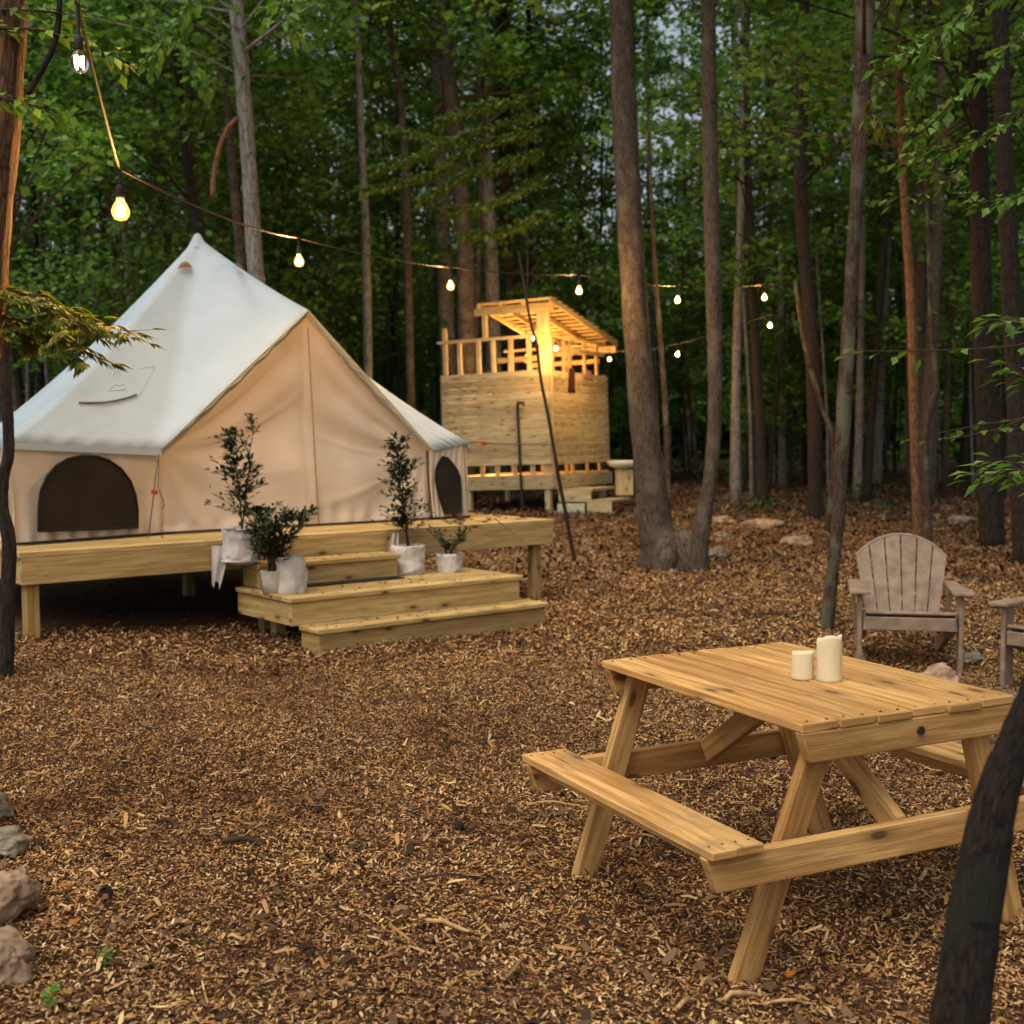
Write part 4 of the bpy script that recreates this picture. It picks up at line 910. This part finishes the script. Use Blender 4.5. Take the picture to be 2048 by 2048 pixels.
pathtree('tree', 'slender dark pine trunk between the thick pinkish pine and the straight grey trunk', 'tree', [(893, 950, 14), (884, 500, 13), (876, 250, 12), (872, 0, 11)], 30, B_DARK, 21, (10, 21, 2.4, 40, 70, .18), group=GT)
# foreground trees
pathtree('tree', 'orange-lit rough bark trunk at the upper left edge, nearest the camera', 'tree', [(-120, 1700, 150), (-100, 1200, 135), (-78, 900, 125), (-50, 620, 112), (-30, 400, 105), (-9, 200, 100), (3, 0, 96), (10, -120, 92)], 4.6, B_NEAR, 6, (4.6, 6.5, 1.8, 26, 60, .08), group=GT, sides=24)
pathtree('sapling', 'thin crooked dark sapling crossing the left end of the tent', 'sapling', [(10, 1268, 28), (16, 1200, 28), (18, 1130, 29), (17, 1075, 28), (4, 1015, 26), (7, 957, 22), (17, 910, 22), (17, 866, 22), (14, 812, 22), (9, 740, 20), (11, 680, 18), (2, 560, 14), (-14, 440, 12)], 7.6, B_DARK, 4, (3.2, 4.4, .9, 12, 40, .08), group=GT)
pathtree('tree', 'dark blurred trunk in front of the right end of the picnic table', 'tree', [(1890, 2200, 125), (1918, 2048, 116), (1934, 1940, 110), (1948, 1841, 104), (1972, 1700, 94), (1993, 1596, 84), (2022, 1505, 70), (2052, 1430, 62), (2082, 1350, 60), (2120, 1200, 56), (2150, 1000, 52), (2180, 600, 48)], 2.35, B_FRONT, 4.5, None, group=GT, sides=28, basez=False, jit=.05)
# ---- generic woods: prototypes copied
def proto_tree(h, r, z0, Rr, nc, per, ls, mat, lm, lean=.3, name='forest_tree', cat='tree'):
    P_, r_ = [], []; n = 8; ph = random.uniform(0, 6)
    for i in range(n+1):
        f = i/n; P_.append(Vector((lean*f*math.cos(ph)+.12*math.sin(f*5+ph), lean*f*math.sin(ph)+.1*math.cos(f*6), h*f-.15*(i == 0)))); r_.append(r*(1.25 if i == 0 else 1)*(1-.72*f))
    return treething(name, 'x', cat, None, P_, r_, mat, (z0, h+.6, Rr, nc, per, ls), None, 8, 0, lm, base=Vector((0, 0, 0)))
protos = [proto_tree(21, .16, 8, 3.0, 64, 70, .2, B_PINE, L_FOREST), proto_tree(18, .12, 5, 2.6, 64, 70, .18, B_DARK, L_FOREST, .6), proto_tree(23, .2, 10, 3.3, 68, 70, .2, B_PALE, L_FOREST, .3), proto_tree(16, .09, 4, 2.4, 58, 70, .17, B_DARK, L_FOREST, .9), proto_tree(20, .1, 9, 2.2, 44, 70, .18, B_PALE, L_FOREST, .5)]
unders = [proto_tree(7.5, .05, 2.2, 2.2, 60, 70, .15, B_DARK, L_FOREST, .6, 'understory_tree', 'small tree'), proto_tree(6, .04, 1.8, 1.9, 50, 70, .14, B_DARK, L_NEAR, .5, 'understory_tree', 'small tree'), proto_tree(9, .06, 3.2, 2.6, 70, 70, .15, B_MOSS, L_FOREST, .7, 'understory_tree', 'small tree')]
poles = [proto_tree(15, .05, 7, 1.4, 30, 60, .17, B_DARK, L_FOREST, .7, 'pole_sapling', 'sapling'), proto_tree(12, .035, 5, 1.2, 26, 60, .16, B_PALE, L_FOREST, .5, 'pole_sapling', 'sapling')]
talls = [proto_tree(22, .1, 12, 1.9, 34, 70, .18, B_PALE, L_FOREST, .4, 'slender_tree', 'tree'), proto_tree(20, .075, 11, 1.7, 30, 70, .18, B_SMOOTH, L_FOREST, .6, 'slender_tree', 'tree')]
r2 = random.Random(11); taken = []
def place(protolist, n, yr, xw, label, group, mind, smin, smax, xr=None, okf=None):
    c = 0; made = []
    for tries in range(n*40):
        if c >= n: break
        y = yr[0]+(yr[1]-yr[0])*r2.random(); x = (r2.random()*2-1)*xw*y if xr is None else r2.uniform(*xr)
        if okf and not okf(x, y): continue
        if any((x-a)**2+(y-b)**2 < mind*mind for a, b in taken): continue
        taken.append((x, y)); k = r2.randrange(len(protolist)); s_ = r2.uniform(smin, smax)
        made.append((y, x, dup(protolist[k], (x, y, gz(x, y)), r2.uniform(0, 6.28), (s_, s_, s_*r2.uniform(.92, 1.1)), label, group))); c += 1
    cnt = {}
    for y, x, o in sorted(made, key=lambda q: q[0]):
        px = 1024+x/y*FPX
        z = next((n_ for lim, n_ in ZONES if px < lim), 'beyond the right edge of the view'); cnt[z] = cnt.get(z, 0)+1
        o['label'] = '%s %s %s' % (ORD[cnt[z]-1], label, z)
ORD = ['nearest', 'second nearest', 'third nearest', 'fourth nearest', 'fifth nearest', 'sixth nearest', 'seventh nearest', 'eighth nearest', 'ninth nearest', 'tenth nearest'] + ['%dth nearest' % k for k in range(11, 60)]
ZONES = [(0, 'just outside the left edge of the view'), (180, 'behind the far left of the tent'), (340, 'behind the left slope of the tent'), (470, 'behind the tent peak'), (620, 'behind the right slope of the tent'), (760, 'above the right tent corner'), (880, 'between the tent and the hut'),
         (1060, 'behind the left of the hut'), (1240, 'behind the right of the hut'), (1420, 'behind the twin trees'), (1600, 'behind the hanging bulbs on the right'), (1740, 'behind the lichen-spotted trunk'), (1880, 'behind the adirondack chair'), (2048, 'behind the dark pair by the right edge')]
def ok1(x, y):
    px = 1024+x/y*FPX
    if -3.5 < x < 3.8 and 20 < y < 28: return False      # the hut and its glade
    if y < 19 and 250 < px < 1750: return False
    if y < 34 and 1200 < px < 1470: return False
    return True
place(protos, 66, (23, 62), .55, 'tall forest tree', 'forest trees behind the clearing', 1.5, .85, 1.15, okf=ok1)
place(unders, 46, (22, 52), .52, 'low leafy tree', 'understory trees behind the clearing', 1.2, .8, 1.25, okf=ok1)
place(poles, 135, (24, 58), .5, 'thin dark pole sapling', 'pole saplings in the thicket', .5, .8, 1.15, okf=ok1)
place(talls, 60, (24, 54), .48, 'slender bare-stemmed tree', 'slender high-crowned trees in the woods', .9, .85, 1.15, okf=ok1)
# remove the prototypes themselves
for p_ in protos+unders+poles+talls:
    for ch in [o for o in bpy.data.objects if o.parent == p_]: bpy.data.objects.remove(ch)
    bpy.data.objects.remove(p_)
# far-off wood: one mass of distant crowns and stems
m = MB()
rr = random.Random(5)
for k in range(420):
    x = rr.uniform(-60, 60); y = rr.uniform(62, 84); h = rr.uniform(12, 24); m.tube([(x, y, 0), (x+rr.uniform(-.5, .5), y, h*.5), (x+rr.uniform(-1, 1), y, h)], [rr.uniform(.08, .22), .1, .04], 5, False)
cs = []; sp = []
for k in range(3400):
    f = rr.random(); cs.append((rr.uniform(-62, 62), rr.uniform(64, 90), 13*f**1.5)); sp.append(rr.uniform(1.2, 2.4))
V, F = leafcloud(cs, sp, 34, .7); 
nb_ = len(m.v); m.v += [Vector(q) for q in V]
for f in F: m.face([nb_+int(i) for i in f])
far = m.build('distant_wood', L_FOREST, None, recalc=False, origin=(0, 75, 0)); far.data.materials.append(B_DARK)
nt_ = len(m.f)-len(F); mi = np.zeros(len(m.f), np.int32); mi[:nt_] = 1; far.data.polygons.foreach_set('material_index', mi)
tag(far, 'far-off mass of dense dark woodland closing the view', 'woodland', kind='stuff')
# unseen leaf masses added at both sides to darken the clearing
cs = []; sp = []
for k in range(620):
    side = rr.random() < .68; x = rr.uniform(7, 17) if side else rr.uniform(-16, -8.5); y = rr.uniform(-3, 13) if side else rr.uniform(-3, 6)
    if abs(x) < .46*y+2.2: continue
    cs.append((x, y, rr.uniform(2.2, 12))); sp.append(rr.uniform(.7, 1.5))
V, F = leafcloud(cs, sp, 60, .2); o = np_mesh('side_shade_woods', V, F, L_FOREST); tag(o, 'unseen woodland leaves added beyond both edges of the view to shade the clearing', 'woodland', kind='stuff')
# undergrowth
cs = []; sp = []
for k in range(130):
    y = rr.uniform(30, 60); x = rr.uniform(-.5, .5)*y; cs.append((x, y, rr.uniform(.1, .9))); sp.append(rr.uniform(.4, .9))
for k in range(9): cs.append((rr.uniform(4.4, 8.6), rr.uniform(22, 29), rr.uniform(.0, .3))); sp.append(.35)
V, F = leafcloud(cs, sp, 60, .12); o = np_mesh('undergrowth', V, F, leafmat('undergrowth_leaves', [(.015, .04, .012), (.03, .07, .02), (.05, .1, .03)], .3)); tag(o, 'low dark green undergrowth among the background trunks', 'undergrowth', kind='stuff')
# ------------------------------------------------------------------ near leafy branches
def leafbranch(name, label, root, strands, Y, mat, ll, per=7, droop=.03, stem=TWIG, star=False):
    base = at(root[0], root[1], Y); t = thing(name, label, 'branch', base, 'leafy branches reaching into the picture')
    ms = MB(); ml = MB()
    for st_ in strands:
        ms = MB()
        pts = [at(x, y, Y+dy) for x, y, dy in st_]; P2, r2_ = smooth(pts, [.006*(1-.7*i/(len(pts)-1)) for i in range(len(pts))]); ms.tube(P2, r2_, 5)
        n = len(P2)
        for i in range(1, n):
            for k in range(per):
                p = P2[i-1].lerp(P2[i], random.random()); tan = (P2[i]-P2[i-1]).normalized(); sd_ = tan.cross(UP).normalized()*random.choice((-1, 1))
                tw = p + (sd_+tan*random.uniform(.2, 1)+UP*random.uniform(-.5, .3)).normalized()*ll*random.uniform(.2, 1.6); ms.tube([p, tw], [.0015, .001], 3, False)
                d = (tw-p).normalized()+Vector((random.uniform(-.4, .4), random.uniform(-.4, .4), random.uniform(-.5, .1)))
                if star:
                    for q in (-.7, -.3, 0, .3, .7): 
                        dd = d.normalized().copy(); dd.rotate(Matrix.Rotation(q, 3, 'Z')); ml.leaf(tw, dd, ll*(1-.5*abs(q)), ll*.3, (.2, .1, 1))
                else: ml.leaf(tw, d, ll*random.uniform(.6, 1.2), ll*.5)
        ms.build('stem', stem, t)
    ml.build('foliage', mat, t, recalc=False)
leafbranch('leafy_branch', 'maple branch catching warm light over the left side of the tent roof', (-60, 560), [[(-60, 560, .1), (40, 585, 0), (110, 610, 0), (150, 650, -.1)], [(-60, 610, 0), (60, 650, .1), (130, 680, .1), (185, 715, 0)], [(-40, 580, .2), (60, 600, .3), (170, 640, .2), (262, 665, .1)], [(-60, 640, .2), (20, 660, .1), (90, 690, .2)]], 4.6, L_YEL, .08, 5, star=True)
leafbranch('leafy_branch', 'sapling branch with pale green oval leaves hanging in at the right edge', (2150, 660), [[(2150, 660, .2), (2040, 690, .1), (1900, 700, 0), (1760, 702, 0), (1712, 700, 0)], [(2150, 800, 0), (2040, 838, 0), (1960, 850, .1), (1850, 872, .1)], [(2150, 880, 0), (2060, 840, 0), (1990, 860, 0), (1890, 880, 0)]], 5.2, L_NEAR, .07, 1)
leafbranch('leafy_branch', 'dense dark green leaves filling the right edge above the second chair', (2160, 900), [[(2160, 700, .3), (2060, 640, .2), (2000, 640, 0)], [(2160, 900, .3), (2060, 930, .2), (1990, 950, 0)], [(2160, 760, .3), (2080, 760, .1), (2030, 730, 0)], [(2160, 1000, .3), (2080, 960, .2), (2020, 920, 0)]], 4.4, L_FOREST, .075, 6)
leafbranch('leafy_branch', 'yellowing leafy branch hanging into the top right corner', (2160, 40), [[(2160, -60, .2), (2050, 60, 0), (1950, 160, 0), (1860, 250, 0)], [(2160, 100, .2), (2020, 240, 0), (1900, 300, .1), (1830, 310, .1)], [(2100, -80, 0), (1960, 20, 0), (1860, 80, .1), (1790, 110, .1)], [(2160, 250, 0), (2060, 380, 0), (1960, 400, 0), (1880, 340, 0)], [(2000, -80, 0), (1900, 60, 0), (1840, 160, 0)]], 5.5, L_FOREST, .075, 7)
leafbranch('leafy_branch', 'yellow green sprays hanging in the upper right between the dark trunks', (1960, 330), [[(2020, 250, .2), (1930, 290, 0), (1850, 310, 0)], [(1900, 200, 0), (1840, 250, 0), (1760, 240, 0)], [(1930, 330, 0), (1860, 380, 0), (1760, 400, 0)], [(1760, 150, 0), (1740, 220, 0), (1760, 250, 0)]], 7.5, L_YEL, .08, 4)
leafbranch('leafy_branch', 'hemlock-like feathery green boughs above the middle of the picture', (1000, 250), [[(1090, 230, .5), (980, 250, 0), (860, 300, 0), (750, 340, 0)], [(1080, 260, 0), (960, 290, 0), (850, 350, 0), (730, 380, 0)], [(1090, 300, 0), (1000, 330, 0), (930, 350, 0), (840, 400, 0)], [(1060, 200, 0), (970, 210, 0), (880, 240, 0)], [(1100, 420, 0), (1010, 460, 0), (930, 470, 0)], [(760, 250, 1), (840, 270, .5), (930, 290, 0)], [(1090, 350, .5), (1000, 400, 0), (900, 420, 0)]], 19, L_PINE, .13, 44)
leafbranch('leafy_branch', 'small green leafy spray beside the clear bulb at the top left', (30, 150), [[(-60, 60, .2), (80, 60, 0), (190, 100, 0), (240, 120, 0)], [(-60, 180, 0), (20, 200, 0), (90, 215, 0)], [(-60, 20, .3), (60, 20, 0), (150, 30, 0)]], 4.4, L_FOREST, .06, 6)
leafbranch('leafy_branch', 'leafy bough crossing the top edge left of the mottled pine', (300, -60), [[(250, -80, 0), (300, 20, 0), (380, 110, 0), (400, 160, 0)], [(420, -80, 0), (360, 40, 0), (300, 120, 0)], [(600, -80, .2), (560, 20, 0), (590, 60, 0)]], 11, L_FOREST, .13, 12)
# dark bare limb at top left
P_, r_ = trunkpath([(55, 190, 14), (85, 140, 13), (108, 90, 12), (118, 30, 12), (120, -60, 11)][::-1], 4.4); m = MB(); P2, r2_ = smooth(P_, r_); m.tube(P2, r2_, 8, True, .06); o = m.build('bare_branch', B_DARK, None, True, origin=P_[-1]); tag(o, 'dark bare branch curving down at the top left beside the hanging bulb', 'branch')
P_, r_ = trunkpath([(425, 395, 10), (428, 350, 11), (438, 300, 10), (452, 262, 9), (474, 238, 9), (492, 232, 8)], 18.95); m = MB(); P2, r2_ = smooth(P_, r_); m.tube(P2, r2_, 8, True, .15); o = m.build('hanging_stick', B_NEAR, None, True, origin=P_[0]); tag(o, 'broken branch hanging down beside the mottled pine above the tent', 'branch')
# ------------------------------------------------------------------ string lights
def bulb(parent, p, clear=False, s=1.0):
    m = MB(); m.lathe(p, [(.004*s, -.066*s), (.03*s, -.058*s), (.043*s, -.035*s), (.045*s, -.015*s), (.034*s, .012*s), (.02*s, .035*s), (.016*s, .045*s)], 16, cap1=True)
    b = m.build('bulb', CLEAR if clear else BULB, parent, True)
    m = MB(); m.lathe(p, [(.019*s, .035*s), (.022*s, .05*s), (.022*s, .095*s), (.012*s, .11*s)], 12, cap1=True); m.build('socket', CABLE, b, True)
    if not clear: m = MB(); m.lathe(p, [(.002*s, -.048*s), (.018*s, -.042*s), (.024*s, -.022*s), (.018*s, .0), (.006*s, .014*s)], 10, cap1=True); m.build('filament', BULBC, b, True)
    m = MB(); m.tube([p+UP*.165, p+UP*.1*s], .006, 5); m.build('drop_cable', CABLE, b)
    if clear:
        m = MB(); m.tube([p+Vector((math.cos(a)*.017*s, math.sin(a)*.017*s, -.04*s if k % 2 else .01*s)) for k, a in enumerate(np.linspace(0, 6.28, 9))], .0022*s, 5); m.build('filament', FIL, b)
def strand(label, bulbs, ends, sag=.12, clear=()):
    pts = [at(*e) for e in bulbs]; P_ = [p+UP*.16 for p in pts]; a, b = at(*ends[0]), at(*ends[1]); P_ = [a]+P_+[b]
    t = thing('string_lights', label, 'string lights', pts[0]); m = MB(); tot = []
    for i in range(len(P_)-1):
        n = 12; L = (P_[i+1]-P_[i]).length
        for j in range(n): f = j/n; tot.append(P_[i].lerp(P_[i+1], f)-UP*sag*4*f*(1-f)*min(1.0, L*.12)*(-.3 if i == 0 else 1)*.5)
    tot.append(P_[-1]); m.tube(tot, .006, 5); m.build('cable', CABLE, t)
    for k, p in enumerate(pts): bulb(t, p, k in clear, .62 if k in clear else .85)
strand('string of warm glowing bulbs sweeping from the left trunk over the tent to the right', [(158, 118, 3.6), (241, 415, 5.2), (598, 519, 9.2), (901, 569, 11.5), (1158, 579, 13.2), (1355, 598, 15.2), (1529, 593, 16.4)], [(140, -60, 3.2), (1604, 560, 17)], .2, (0,))
strand('second lower string of warm bulbs running from the shower hut into the woods', [(1068, 675, 22.4), (1112, 695, 22.6), (1219, 717, 23.5), (1355, 707, 20), (1540, 649, 18.5)], [(1000, 668, 22.8), (1610, 640, 20.5)], .3)
pin = SW(-1.1, 1.4, zw1+.35)
t = thing('hanging_bulb', 'warm bulb hanging inside the shower hut, glowing through the studs', 'light bulb', pin); bulb(t, pin, s=1.5); m = MB(); m.tube([pin+UP*.1, SW(-1.1, 1.4, zr-.35)], .006, 5); m.build('cord', CABLE, t)
p2 = SW(-1.5, .35, z0+.3)
t = thing('floor_lamp_bulb', 'low warm bulb at the hut floor glowing through the gap under the boards', 'light bulb', p2); bulb(t, p2); m = MB(); m.tube([p2+UP*.1, p2+UP*1.2, SW(-1.5, .085, zw1)], .006, 5); m.build('cord', CABLE, t)
print('objects', len(bpy.data.objects))
